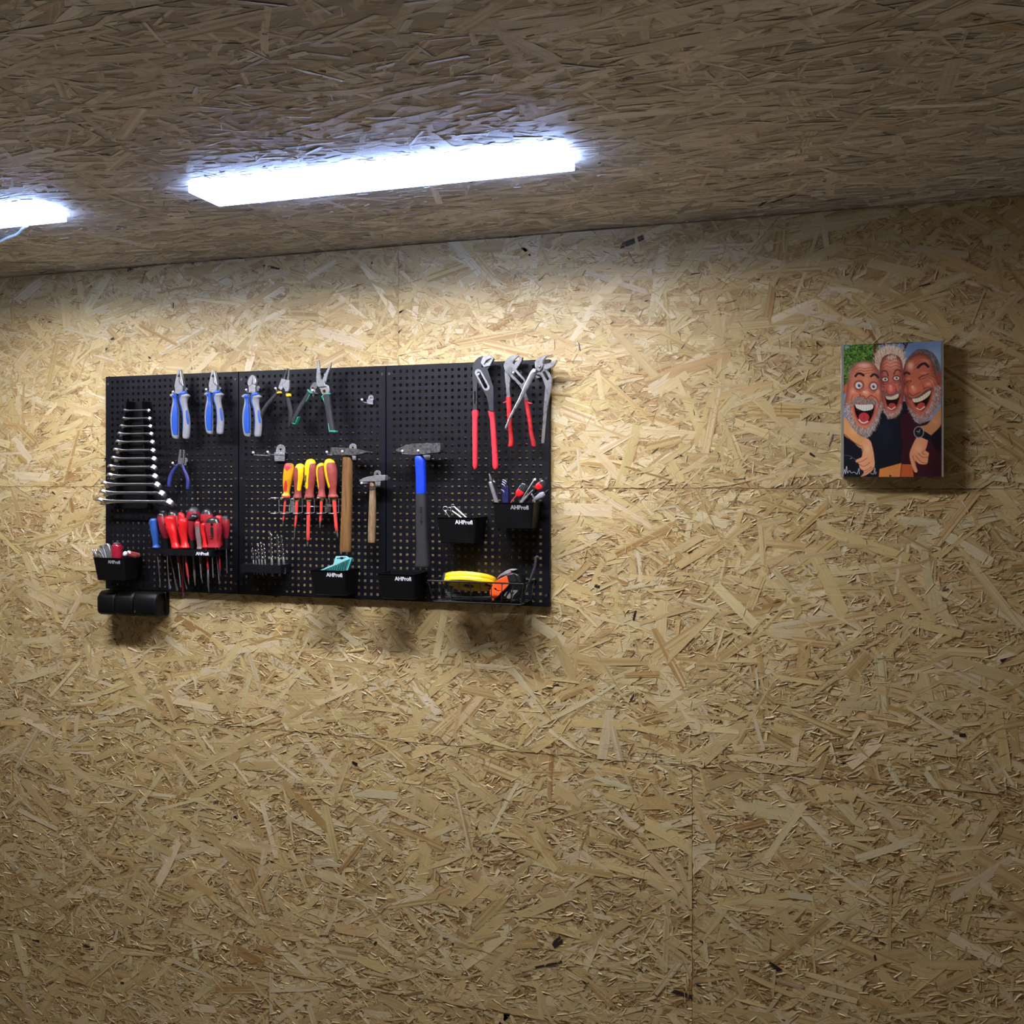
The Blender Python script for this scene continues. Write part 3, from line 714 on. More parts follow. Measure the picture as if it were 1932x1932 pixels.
def hammer3():
    d = 0.066; Z = ZH
    t = thing('hammer', 'hammer with blue neck and dark grey rubber handle', 'hammer', Z.p(1410, 1785, d), 'hammers on the pegboard')
    slab('head', t, DKSTEEL, Z, [(1047, 212), (1058, 196), (1180, 142), (1270, 124), (1450, 116), (1590, 114), (1600, 112), (1640, 118), (1655, 180), (1643, 236), (1595, 245), (1580, 243), (1480, 256), (1400, 270), (1250, 275), (1180, 256), (1056, 226)], d + 0.013, 0.027, bevel=0.003)
    rows('neck', t, BLUEH, Z, [(268, 1330, 1385), (290, 1318, 1412), (320, 1315, 1432), (360, 1316, 1445), (450, 1322, 1450), (600, 1330, 1455), (796, 1331, 1457)], d, hd=0.012, n=3, cap=0.1, label='cobalt blue neck')
    h = rows('grip', t, BLACKG, Z, [(798, 1329, 1457), (900, 1325, 1469), (1100, 1328, 1475), (1300, 1330, 1481), (1500, 1334, 1490), (1650, 1330, 1500), (1765, 1322, 1507), (1785, 1328, 1500)], d, hd=0.0135, n=3, cap=0.1)
    a = Z.p(1388, 1080, d + 0.0136); b = Z.p(1392, 1250, d + 0.0136)
    text_on('lettering', h, DKGREY, 'LUX-TOOLS', a, b - a, Vector((1, 0, 0)), 0.0078, extrude=0.0006, spacing=1.0)
hammer3()

# ------------------------------------------------------------------ wrench rack and its twelve wrenches
WY = [216, 349, 478, 604, 738, 877, 1015, 1156, 1303, 1441, 1583, 1725]
WL = [470, 447, 410, 372, 345, 305, 272, 216, 202, 108, 82, 28]
WR = [910, 930, 945, 962, 985, 1000, 1020, 1020, 1047, 1088, 1168, 1300]
RL = lambda y: 500 - (y - 70) * (195 / 1760.0)
RRr = lambda y: 755 + (y - 70) * (92 / 1760.0)
def wrench_rack():
    Z = ZD
    t = thing('wrench_rack', 'tapered black rack holding the combination wrenches', 'tool rack', Z.p(600, 1850, BOARD))
    slab('back_plate', t, BLACKP, Z, [(RL(80) + 60, 75), (RRr(80) + 150, 75), (RRr(1840) + 90, 1845), (RL(1840) + 60, 1845)], FB + 0.0025, 0.0025)
    for X in (RL, RRr):
        dpt = lambda y: 0.052 - 0.010 * (y / 1850.0)
        V, F = [], []; ys = list(range(60, 1851, 10))
        a0 = [Z.p(X(y), y, dpt(y)) for y in ys]
        # side cheek running from the back plate to the front edge, notched under every wrench
        for y, a in zip(ys, a0):
            notch = 0.0
            for wy in WY:
                if -14 < y - (wy - 6) < 14: notch = 0.011
            for dx in (0, 0.0032):
                V.append((a.x + dx, a.y + notch, a.z)); V.append((a.x + dx, -(FB + 0.0026), a.z))
        for i in range(len(ys) - 1):
            p, q = i * 4, (i + 1) * 4
            F += [(p, p + 1, q + 1, q), (p + 2, q + 2, q + 3, p + 3), (p, q, q + 2, p + 2), (p + 1, p + 3, q + 3, q + 1)]
        F += [(0, 2, 3, 1), (len(V) - 4, len(V) - 3, len(V) - 1, len(V) - 2)]
        link('side_cheek', V, F, BLACKP, t, smooth=False)
    return t
wrench_rack()
ORD = ['topmost and smallest', 'second', 'third', 'fourth', 'fifth', 'sixth', 'seventh', 'eighth', 'ninth', 'tenth', 'eleventh', 'lowest and longest']
TILT = math.radians(-38)
def wrench(i):
    Z = ZD; y = WY[i]; d = 0.050 + 0.0006 * i
    a, b = Z.p(WL[i], y, d), Z.p(WR[i], y, d)
    Ln = b.x - a.x; c = (a + b) / 2
    lab = ORD[i] + ' combination wrench in the black rack' if i in (0, 11) else ORD[i] + ' combination wrench from the top of the black rack'
    t = thing('combination_wrench', lab, 'wrench', c, 'combination wrenches in the rack')
    ax = Vector((1, 0, 0)); vv = Vector((0, -math.cos(TILT), -math.sin(TILT))); ww = ax.cross(vv) * -1
    if ww.z < 0: ww = -ww
    hd = (0.0060 + 0.0085 * i / 11); ro = 0.0052 + 0.0080 * i / 11; sw = 0.0028 + 0.0030 * i / 11; th = 0.0026 + 0.0020 * i / 11
    def place(o, rot=0.0):
        cr, sr = math.cos(rot), math.sin(rot)
        A = ax * cr + ww * sr; W = ww * cr - ax * sr
        return lambda x, v, w=0.0: o + A * x + vv * v + W * w, W
    # open jaw
    o = Vector((a.x + hd * 0.95, c.y, c.z)); f, W = place(o, math.radians(-4))
    g = hd * 0.50; out = []
    an = math.radians(15)
    ring = []
    for k in range(25):
        tt = math.radians(-132 + 264 * k / 24); ring.append((hd * math.cos(tt), hd * 0.98 * math.sin(tt)))
    ring += [(-hd * 0.95, g * 1.02), (-hd * 0.2, g), (hd * 0.08, g * 0.55), (hd * 0.08, -g * 0.55), (-hd * 0.2, -g), (-hd * 0.95, -g * 1.02)]
    ring = [(x * math.cos(an) - v * math.sin(an), x * math.sin(an) + v * math.cos(an)) for x, v in ring]
    V, F = prism_geo(ring, [], lambda x, v: f(x, v, -th * 0.75), W * th * 1.5)
    link('open_jaw', V, F, WRENCH, t, bevel=th * 0.3)
    # ring end, cranked a little down
    rot = math.radians(-17)
    o2 = Vector((b.x - ro * 0.95, c.y, c.z - ro * 0.28)); f2, W2 = place(o2, rot)
    outer = [(ro * math.cos(2 * math.pi * k / 28), ro * math.sin(2 * math.pi * k / 28)) for k in range(28)]
    inner = [((ro * (0.62 if k % 2 else 0.70)) * math.cos(2 * math.pi * k / 24), (ro * (0.62 if k % 2 else 0.70)) * math.sin(2 * math.pi * k / 24)) for k in range(24)]
    V, F = prism_geo(outer, [inner], lambda x, v: f2(x, v, -th * 1.35), W2 * th * 2.7)
    link('ring_end', V, F, WRENCH, t, bevel=th * 0.25)
    # shank
    xs0, xs1 = a.x + hd * 1.7, b.x - ro * 1.75
    f3, W3 = place(Vector((0, c.y, c.z)))
    rings = []
    for k in range(9):
        s = k / 8.0; x = xs0 + (xs1 - xs0) * s
        flare = 1 + 0.9 * max(0, abs(s - 0.5) * 2 - 0.72) / 0.28
        dz = -ro * 0.22 * max(0, (s - 0.85) / 0.15); hv = sw * flare; hw = th * 0.5 * (1 + 0.5 * (flare - 1))
        rings.append([Vector((x, 0, dz)) + Vector((0, c.y, c.z)) + vv * hv * p + ww * hw * q for p, q in ((-1, -.45), (-.7, -1), (.7, -1), (1, -.45), (1, .45), (.7, 1), (-.7, 1), (-1, .45))])
    V, F = loft(rings); link('shank', V, F, WRENCH, t)
for i in range(12): wrench(i)

# ------------------------------------------------------------------ screwdriver shelf
def driver(name, label, Z, d, parts, shaft, group, hd=None, k=0.95, ball=None):
    """parts: (part name, material, rows, options); shaft: (part name, material, tube points)"""
    o = Z.p(*shaft[-1][2][-1][:2], d)
    t = thing(name, label, 'screwdriver', o, group)
    first = None; last = None
    for p in parts:
        nm, m, r = p[:3]; kw = dict(p[3]) if len(p) > 3 else {}
        kind = kw.pop('kind', 'rows'); dd = kw.pop('dd', 0.0)
        par = first if (kw.pop('sub', False) and first) else t
        if kind == 'rows': ob = rows(nm, par, m, Z, r, d + dd, k=kw.pop('k', k), **kw)
        elif kind == 'patch': ob = patch(nm, par, m, Z, last, r, d + dd, k=kw.pop('k', k), **kw)
        elif kind == 'slab': ob = slab(nm, par, m, Z, r, d + dd, kw.pop('t', 0.006), **kw)
        else: ob = tube(nm, par, m, Z, r, d + dd, **kw)
        if first is None: first = ob
        if kind == 'rows' and nm == 'handle': last = r
    for s in shaft:
        nm, m, pts = s[:3]
        tube(nm, t, m, Z, pts, d, **(s[3] if len(s) > 3 else {}))
    return t
SHAFT_X = []
def shelf_driver(label, d, parts, shaft, **kw):
    t = driver('screwdriver', label, ZE, d, parts, shaft, 'screwdrivers in the black shelf', **kw)
    (x0, y0), (x1, y1) = shaft[0][2][0][:2], shaft[0][2][-1][:2]
    r0 = max(p[2] for p in shaft[0][2])
    ys = 935; s = (ys - y0) / (y1 - y0 + 1e-9); s = max(-.2, min(1, s))
    SHAFT_X.append((ZE.p(x0 + (x1 - x0) * s, ys, d).x, d, max(0.0045, r0 * ZE.m(x0, ys, d) + 0.0018)))
    return t
FR, MD, BK = 0.083, 0.060, 0.040
SB = 880                                # shafts start inside the handles
shelf_driver('blue handled screwdriver at the left end of the black shelf', 0.058, [('handle', BLUES, [(295, 155, 265), (315, 140, 276), (345, 134, 280), (450, 145, 288), (550, 160, 294), (650, 180, 299), (750, 198, 305), (805, 203, 312), (830, 190, 332), (850, 195, 332)])],
             [('shaft', BLADE, [(250, SB - 40, 9), (270, 985, 9), (300, 1200, 9), (318, 1420, 9), (328, 1565, 10)])])
shelf_driver('dark red screwdriver with ribbed grip and black cap, beside the blue one', MD, [('handle', DKRED, [(243, 282, 420), (330, 292, 442), (450, 322, 465), (560, 356, 484), (662, 396, 496)], {'cap': 0.1}), ('cap', CAPB, [(180, 335, 385), (200, 295, 410), (240, 280, 422)]), ('ferrule', BLACKP, [(664, 400, 500), (760, 405, 510), (862, 415, 528)], {'cap': 0.1})],
             [('shaft', BLADE, [(462, SB, 11), (470, 1150, 11), (490, 1450, 12), (505, 1560, 20), (515, 1635, 25)], {'k': 0.5})])
shelf_driver('dark red screwdriver with dangling black cap, behind the ribbed one', BK, [('handle', DKRED, [(200, 360, 480), (300, 360, 485), (450, 375, 490), (650, 420, 510), (780, 445, 520)], {'cap': 0.1}), ('cap', CAPB, [(125, 355, 430), (150, 335, 465), (198, 345, 480)])],
             [('shaft', BLADE, [(485, 800, 10), (515, 1000, 11), (570, 1250, 12), (620, 1500, 18), (655, 1668, 26)], {'k': 0.5})])
shelf_driver('large bright red screwdriver with hanging hole, at the front of the shelf', FR, [('handle', RED, [(232, 495, 570), (255, 450, 600), (290, 430, 612), (350, 426, 612), (420, 433, 622), (480, 455, 640), (560, 490, 655), (650, 522, 660), (740, 545, 668), (790, 556, 690), (832, 555, 708), (862, 565, 700)]), ('hanging_hole', CAPB, [(366, 474, 488), (378, 464, 499), (395, 460, 503), (412, 464, 499), (426, 474, 488)], {'kind': 'patch', 'sub': True})],
             [('shaft', BLADE, [(640, SB, 10), (655, 1010, 11), (690, 1300, 11), (722, 1600, 14)])])
shelf_driver('raspberry ridged screwdriver with black cap, behind the large bright red one', BK, [('handle', MIDRED, [(232, 560, 700), (330, 570, 720), (450, 590, 725), (650, 630, 740), (820, 650, 750)], {'cap': 0.1}), ('cap', CAPB, [(140, 540, 630), (165, 505, 660), (230, 490, 690)])],
             [('shaft', DKRED, [(680, 830, 26), (690, 1010, 26), (735, 1250, 26), (765, 1420, 24), (768, 1700, 20)]), ('tip', DKSTEEL, [(769, 1700, 18), (770, 1812, 22)], {'k': 0.5})])
shelf_driver('bright red screwdriver whose rounded top peeks behind two red ones', 0.046, [('handle', RED, [(172, 690, 740), (200, 680, 775), (260, 690, 798), (350, 690, 800), (600, 700, 790), (820, 720, 800)])],
             [('shaft', BLADE, [(765, 830, 10), (775, 1300, 10), (800, 1480, 10), (840, 1640, 12)])])
shelf_driver('small bright red screwdriver with hanging hole, second at the shelf front', FR, [('handle', RED, [(275, 735, 790), (295, 705, 825), (335, 688, 845), (400, 682, 845), (480, 690, 838), (560, 700, 834), (650, 722, 838), (740, 740, 850), (800, 738, 872), (838, 722, 888), (860, 735, 875)]), ('hanging_hole', CAPB, [(385, 713, 725), (397, 705, 733), (412, 702, 737), (427, 705, 733), (439, 713, 725)], {'kind': 'patch', 'sub': True})],
             [('shaft', MIDRED, [(805, SB, 20), (815, 1015, 20), (840, 1230, 22), (866, 1425, 20)]), ('tip', BLADE, [(866, 1425, 10), (878, 1545, 10)])])
shelf_driver('tall dark red screwdriver with black domed cap, rearmost of the shelf', BK, [('handle', DKRED, [(148, 872, 1070), (220, 856, 1082), (320, 848, 1088), (450, 865, 1080), (650, 900, 1060), (820, 930, 1040)], {'cap': 0.1}), ('cap', DKGREY, [(72, 930, 1015), (95, 898, 1045), (146, 874, 1068)])],
             [('shaft', BLADE, [(1090, 830, 9), (1110, 1000, 9), (1125, 1150, 9), (1132, 1300, 9)])])
shelf_driver('dark red screwdriver with twisted black cap and black ferrule, mid shelf', 0.072, [('handle', DKRED, [(332, 850, 990), (450, 852, 988), (560, 866, 986), (650, 890, 984), (705, 906, 980)], {'cap': 0.1}), ('cap', CAPB, [(200, 950, 1020), (222, 920, 1050), (262, 900, 1062), (300, 870, 1040), (330, 862, 990)]), ('ferrule', BLACKP, [(708, 895, 985), (780, 888, 995), (865, 882, 1005)], {'cap': 0.1})],
             [('shaft', BLADE, [(950, SB, 18), (960, 1010, 18), (980, 1290, 24), (990, 1450, 20), (1000, 1575, 7)], {'k': 0.6})])
shelf_driver('clear handled voltage tester with red cap, at the shelf front', FR, [('handle', CLEAR, [(430, 1000, 1096), (600, 1014, 1110), (780, 1040, 1124), (840, 1042, 1135), (865, 1035, 1142), (890, 1058, 1122)], {'cap': 0.1}), ('cap', MIDRED, [(345, 1015, 1075), (375, 998, 1090), (428, 996, 1098)], {'cap': 0.15})],
             [('shaft', BLADE, [(1075, 840, 14), (1085, 1010, 14), (1105, 1280, 13), (1120, 1445, 15)]), ('tip', DKSTEEL, [(1122, 1440, 9), (1138, 1530, 8)])])
shelf_driver('slim bright red screwdriver right of the clear tester', FR, [('handle', RED, [(375, 1145, 1185), (392, 1118, 1208), (440, 1110, 1212), (520, 1112, 1202), (600, 1128, 1214), (700, 1148, 1226), (790, 1150, 1236), (830, 1140, 1246), (855, 1150, 1240)])],
             [('shaft', MIDRED, [(1205, SB, 20), (1228, 1010, 20), (1245, 1268, 18)]), ('blade', BLADE, [(1245, 1268, 19), (1250, 1600, 18)]), ('tip', DKSTEEL, [(1252, 1600, 12), (1262, 1690, 12)])])
shelf_driver('raspberry screwdriver with holed black cap, standing at the rear of the shelf', BK, [('handle', MIDRED, [(205, 1112, 1330), (280, 1108, 1335), (400, 1115, 1330), (600, 1150, 1310), (820, 1180, 1300)], {'cap': 0.1, 'k': 0.7}), ('cap', CAPB, [(112, 1175, 1265), (135, 1150, 1295), (203, 1118, 1325)], {'k': 0.7}), ('hanging_hole', BLACKP, circ(1213, 225, 34, 14, 62), {'kind': 'slab', 'dd': 0.0085, 't': 0.005, 'bevel': 0})],
             [('shaft', BLADE, [(1385, 820, 11), (1410, 1000, 11), (1440, 1300, 12), (1462, 1540, 16)])])
RIDGES = []
t12 = shelf_driver('wide ridged raspberry screwdriver with black cap and black label, front right', FR, [('handle', MIDRED, [(372, 1208, 1482), (500, 1214, 1494), (620, 1236, 1482), (700, 1252, 1474), (770, 1262, 1470), (838, 1246, 1478)], {'cap': 0.05, 'k': 0.62, 'n': 2.6}), ('cap', CAPB, [(268, 1340, 1400), (290, 1262, 1436), (330, 1222, 1456), (371, 1206, 1470)], {'k': 0.62}),
             ('label_strip', CAPB, [(452, 1354, 1403), (560, 1355, 1404), (620, 1358, 1402), (660, 1368, 1392), (676, 1378, 1384)], {'kind': 'patch', 'sub': True, 'k': 0.62, 'n': 2.6}), ('hanging_hole', BLACKP, [(374, 1362, 1396), (390, 1358, 1400), (415, 1362, 1396), (432, 1372, 1386)], {'kind': 'patch', 'sub': True, 'k': 0.62, 'n': 2.6, 'off': 0.0009})],
             [('shaft', BLADE, [(1318, SB - 20, 11), (1325, 1010, 11), (1338, 1300, 12), (1346, 1420, 14)])])
for k in range(7):
    for xa_, xb_ in ((1238, 1335), (1415, 1478)):
        yy = 410 + 42 * k
        V, F = tube_geo([ZE.p(xa_ + 3 * k, yy, FR + 0.0108), ZE.p((xa_ + xb_) / 2 + k, yy, FR + 0.0128), ZE.p(xb_, yy, FR + (0.0132 if xa_ < 1300 else 0.0105))], [0.0006] * 3, seg=6)
        RIDGES.append((V, F))
V, F = merge(RIDGES); link('grip_ridges', V, F, DKRED, [c for c in t12.children if c.name.startswith('handle')][0])
shelf_driver('bright red screwdriver with round top at the rear right of the shelf', BK, [('handle', RED, [(232, 1415, 1490), (255, 1392, 1510), (320, 1390, 1520), (500, 1410, 1510), (700, 1440, 1515), (770, 1450, 1530), (800, 1440, 1535)])],
             [('shaft', MIDRED, [(1450, 830, 19), (1462, 1010, 19), (1475, 1262, 17)]), ('tip', BLADE, [(1475, 1262, 8), (1472, 1370, 8)])])
shelf_driver('rightmost dark red screwdriver on the shelf, with ribbed grip', 0.056, [('handle', DKRED, [(300, 1512, 1640), (360, 1506, 1652), (430, 1510, 1656), (520, 1526, 1648), (600, 1545, 1638), (664, 1560, 1632)], {'cap': 0.1}), ('cap', DKGREY, [(240, 1545, 1610), (258, 1525, 1628), (298, 1514, 1638)]), ('ferrule', BLACKP, [(666, 1548, 1632), (760, 1545, 1638), (826, 1540, 1642)], {'cap': 0.1})],
             [('shaft', BLADE, [(1592, 810, 10), (1598, 965, 10), (1605, 1200, 9), (1609, 1335, 11)])])

def shelf():
    Z = ZE
    t = thing('screwdriver_shelf', 'black shelf with white lettering holding the red screwdrivers', 'tool rack', Z.p(800, 940, BOARD))
    x0 = Z.p(80, 900, 0.066).x; x1 = Z.p(378, 900, 0.097).x; x2 = Z.p(1300, 940, 0.097).x; x3 = Z.p(1690, 860, BOARD).x; xl = x0
    zt = Z.p(800, 893, 0.097).z; zb = Z.p(800, 1000, 0.097).z
    outer = [(xl, FB), (xl, 0.066), (x1, 0.066), (x1, 0.097), (x2, 0.097), (max(x3, x2 + 0.002), FB)]
    holes = []
    for x, d, r in SHAFT_X:
        for a, b, c in holes:
            if (a - x) ** 2 + (b - d) ** 2 < (c + r) ** 2: r = min(r, math.sqrt((a - x) ** 2 + (b - d) ** 2) - c - 0.0004)
        if r > 0.001: holes.append((x, d, r))
    V1 = prism_geo(outer, [[(x + r * math.cos(k * math.pi / 6), d + r * math.sin(k * math.pi / 6)) for k in range(12)] for x, d, r in holes if x - r > xl + .001 and d + r < (0.0955 if x > x1 else 0.0645) and x + r < x2], lambda x, d: Vector((x, -d, zt - 0.003)), (0, 0, 0.003))
    e = 0.0015
    lips = [box_geo((xl, -0.066, zb + 0.002), (x1 - e, -0.066 + e, zt - 0.003)), box_geo((x1, -0.097, zb), (x2, -0.097 + e, zt - 0.003)), box_geo((x1, -0.097 + e, zb), (x1 + e, -0.066, zt - 0.003)),
            box_geo((x2 - e, -0.097 + e, zb), (x2, -FB, zt - 0.003))]
    V, F = merge([V1] + lips)
    link('tray', V, F, BLACK, t, smooth=False)
    text_on('lettering', t, LOGO, 'AHProfi', Vector((Z.p(1135, 950, 0.0975).x, -0.0972, (zt - 0.003 + zb) / 2)), (1, 0, 0), (0, 0, 1), 0.0118, offset=0.00036)
shelf()

# ------------------------------------------------------------------ insulated screwdrivers and their wire rack
def wire_rack():
    Z = ZG; d = 0.062
    t = thing('wire_rack', 'zinc wire rack holding the yellow and red insulated screwdrivers', 'tool rack', Z.p(800, 1280, BOARD))
    stays = [285, 515, 755, 1000, 1240, 1490]; dn = 0.050
    for k, x in enumerate(stays):
        top = Z.p(x, 985, dn); bot = Z.p(x, 1255, dn)
        cx = (195, 395, 652, 884, 1134, 1377)[k]
        c = Z.p(cx, 960, d + 0.002); r = 0.0105
        ring = [c + Vector((r * math.cos(a), -r * math.sin(a), 0)) for a in [math.pi * (-.32 + 1.62 * j / 18) for j in range(19)]]
        foot_c = Z.p(cx - 20, 1272, d + 0.004)
        foot = [bot, bot + Vector((-0.001, -0.006, -0.001))] + [foot_c + Vector((0.0075 * math.cos(a), -0.007 * math.sin(a), 0)) for a in [math.pi * (-.1 + 1.2 * j / 10) for j in range(11)]]
        wire('holder_loop', t, ZINC, [[top + (ring[0] - top) * .5, top, bot], [top] + ring, foot], 0.0013)
    wire('cross_bar', t, ZINC, [[Z.p(290, 1124, dn - .003), Z.p(900, 1136, dn - .003), Z.p(1500, 1128, dn - .003)]], 0.0014)
    for x in (545, 1270):
        slab('bracket', t, ZINC, Z, [(x - 62, 1085), (x + 70, 1085), (x + 62, 1260), (x - 70, 1260)], FB + 0.0018, 0.0018)
        slab('back_tab', t, ZINC, Z, [(x - 45, 1085), (x + 55, 1085), (x + 50, 1000), (x + 25, 965), (x - 15, 965), (x - 40, 1000)], FB + 0.0018, 0.0018, holes=[circ(x + 5, 1010, 13)])
        V, F = box_geo((Z.p(x - 55, 1130, dn).x, -dn + .0028, Z.p(x, 1140, dn).z), (Z.p(x + 60, 1130, dn).x, -FB - .0019, Z.p(x, 1090, dn).z)); link('bracket_arm', V, F, ZINC, t, bevel=0.0005)
wire_rack()
VD = 0.066
def vde(label, parts, shaft): driver('insulated_screwdriver', label, ZG, VD, parts, shaft, 'insulated screwdrivers in the wire rack', k=0.9)
SL = lambda pts, **k: dict(kind='slab', **k)
vde('amber screwdriver with red wedge top, leftmost in the wire rack', [('handle', AMBER, [(268, 428, 545), (290, 415, 566), (345, 402, 574), (450, 388, 574), (550, 379, 558), (650, 375, 532), (750, 378, 505), (850, 385, 490), (888, 360, 492), (915, 347, 500)], {'n': 2.6}),
     ('top_wedge', REDDIP, [(270, 432, 542), (290, 420, 562), (330, 418, 568), (360, 445, 545), (390, 470, 520), (416, 492, 498)], {'kind': 'patch', 'n': 2.6, 'sub': True}), ('inset', REDDIP, [(602, 462, 472), (650, 440, 484), (700, 428, 485), (760, 418, 478), (800, 412, 470), (826, 420, 460)], {'kind': 'patch', 'n': 2.6, 'sub': True}),
     ('collar', VDERED, [(918, 345, 500), (948, 345, 502)], {'cap': 0.1})],
    [('shaft', VDERED, [(415, 945, 20), (408, 1020, 22), (392, 1200, 22), (365, 1425, 17)]), ('blade', BLADE, [(366, 1425, 8), (357, 1530, 9)], {'k': 0.6})])
def yel(pts): return ('yellow_inlay', YELLOW, pts, {'kind': 'patch', 'sub': True})
FER = lambda y0, y1, a, b: ('ferrule', OLIVE, [(y0, a, b), (y1, a + 6, b - 6)], {'cap': 0.1})
vde('brick red screwdriver with yellow strip on its right, second in the wire rack', [('handle', BRICK, [(345, 612, 796), (420, 596, 798), (500, 587, 792), (600, 592, 770), (700, 600, 750), (800, 605, 735), (880, 600, 730), (925, 580, 736), (955, 575, 740)], {'cap': 0.1}),
     ('yellow_cap', YELLOW, [(268, 680, 745), (285, 650, 775), (315, 628, 792), (346, 612, 797)]), yel([(346, 690, 792), (380, 716, 794), (430, 722, 793), (540, 718, 783), (620, 708, 764), (680, 698, 752), (740, 690, 740), (790, 686, 734), (815, 700, 725)]), FER(985, 1032, 610, 692)],
    [('shaft', VDERED, [(648, 960, 32), (643, 1060, 32), (632, 1300, 28), (608, 1560, 17)]), ('blade', BLADE, [(608, 1555, 9), (590, 1775, 9)], {'k': 0.6})])
vde('largest brick red screwdriver with yellow cap and black oval print, middle of the wire rack', [('handle', BRICK, [(262, 823, 1020), (330, 815, 1034), (400, 815, 1038), (500, 815, 1031), (600, 820, 1016), (700, 825, 996), (800, 830, 980), (880, 822, 980), (925, 805, 985), (955, 805, 985)], {'cap': 0.1}),
     ('yellow_cap', YELLOW, [(174, 890, 965), (190, 858, 990), (222, 836, 1010), (264, 823, 1021)]), yel([(260, 828, 985), (300, 822, 955), (380, 820, 948), (450, 820, 945), (550, 822, 932), (650, 828, 918), (740, 838, 913), (768, 850, 900), (777, 865, 888)]),
     ('oval_print', BLACKG, [(500, 868, 884), (515, 862, 891), (575, 856, 884), (630, 849, 876), (645, 855, 870)], {'kind': 'patch', 'sub': True, 'off': 0.0012}), FER(985, 1030, 838, 942)],
    [('shaft', VDERED, [(885, 960, 38), (885, 1060, 40), (880, 1300, 38), (872, 1815, 33)]), ('blade', BLADE, [(864, 1815, 15), (856, 1930, 15)], {'k': 0.6})])
vde('brick red screwdriver with yellow left strip, second from the right in the wire rack', [('handle', BRICK, [(312, 1055, 1200), (400, 1042, 1206), (500, 1045, 1215), (600, 1060, 1216), (700, 1075, 1212), (800, 1086, 1206), (880, 1076, 1214), (925, 1060, 1226), (945, 1060, 1226)], {'cap': 0.1}),
     ('yellow_cap', YELLOW, [(258, 1105, 1175), (278, 1075, 1195), (313, 1055, 1200)]), yel([(312, 1058, 1180), (340, 1052, 1118), (420, 1044, 1106), (520, 1047, 1108), (620, 1063, 1112), (720, 1080, 1116), (765, 1088, 1112), (785, 1094, 1104)]), FER(975, 1010, 1095, 1190)],
    [('shaft', VDERED, [(1142, 950, 30), (1140, 1050, 30), (1134, 1270, 27), (1116, 1440, 23)]), ('blade', BLADE, [(1116, 1435, 14), (1112, 1530, 14), (1112, 1565, 5)])])
vde('large brick red screwdriver with yellow left strip, rightmost in the wire rack', [('handle', BRICK, [(245, 1210, 1408), (300, 1203, 1428), (400, 1210, 1450), (500, 1225, 1453), (600, 1250, 1453), (700, 1276, 1450), (800, 1300, 1441), (880, 1300, 1446), (920, 1286, 1476), (948, 1286, 1476)], {'cap': 0.1}),
     ('yellow_cap', YELLOW, [(172, 1265, 1340), (188, 1235, 1372), (215, 1218, 1395), (246, 1210, 1408)]), yel([(244, 1214, 1340), (270, 1208, 1300), (340, 1207, 1298), (480, 1225, 1312), (560, 1243, 1324), (640, 1262, 1336), (700, 1280, 1348), (740, 1302, 1348), (760, 1316, 1330)]), FER(978, 1012, 1340, 1448)],
    [('shaft', VDERED, [(1398, 955, 40), (1404, 1060, 40), (1420, 1300, 36), (1450, 1632, 30)]), ('blade', BLADE, [(1452, 1630, 18), (1464, 1700, 18), (1470, 1760, 8)])])

# ------------------------------------------------------------------ drill bit block
DX = []
BITS = mat('drill steel', (0.30, 0.30, 0.30), 0.22, metal=0.9, color2=(0.12, 0.12, 0.12), scale=140)
def drill_bit(i, label, p0, p1, r, d, pitch):
    Z = ZJ; a = Z.p(*p1, d); b = Z.p(*p0, d); R = r * Z.m(*p1, d)
    ax = (b - a).normalized(); Ln = (b - a).length
    low = a - ax * 0.030
    t = thing('drill_bit', label, 'drill bit', low, 'drill bits in the black block')
    s = ax.cross(Vector((0, 1, 0))).normalized(); w = ax.cross(s)
    V, F = tube_geo([low, a + ax * Ln * 0.22], [R * 0.93] * 2, seg=12); link('shank', V, F, BLADE, t)
    rings = []; n = 60
    for k in range(n + 1):
        q = k / n; z = Ln * (0.20 + 0.80 * q); tw = z / pitch * 2 * math.pi
        tip = 1.0 if q < 0.94 else max(0.12, (1 - q) / 0.06)
        rr = []
        for j in range(20):
            an = 2 * math.pi * j / 20
            fl = 1 - 0.62 * max(0.0, math.cos(2 * an)) ** 1.8
            rr.append(a + ax * z + (s * math.cos(an + tw) + w * math.sin(an + tw)) * (R * fl * tip))
        rings.append(rr)
    V, F = loft(rings); link('fluted_body', V, F, BITS, t)
    DX.append(((a - ax * 0.002).x, d, R))
bits = [('short drill bit, leftmost in the black block', (500, 690), (537, 1175), 21, .044), ('shortest drill bit, second in the black block', (588, 755), (617, 1165), 21, .040), ('third drill bit from the left end of the black block', (665, 605), (712, 1160), 25, .046),
        ('fourth drill bit from the left, tallest of the thin ones', (758, 530), (797, 1190), 27, .050), ('fifth drill bit from the left, just before the gap', (840, 560), (892, 1175), 30, .044),
        ('tall straight drill bit with long plain shank, standing alone', (1056, 232), (1098, 1215), 40, .050), ('thick spiral drill bit, second from the right in the block', (1260, 272), (1312, 1195), 43, .048), ('thick spiral drill bit at the right end of the block', (1375, 312), (1452, 1140), 43, .036)]
for i, (l, p0, p1, r, d) in enumerate(bits): drill_bit(i, l, p0, p1, r, d, 0.011 + 0.0006 * r / 2)
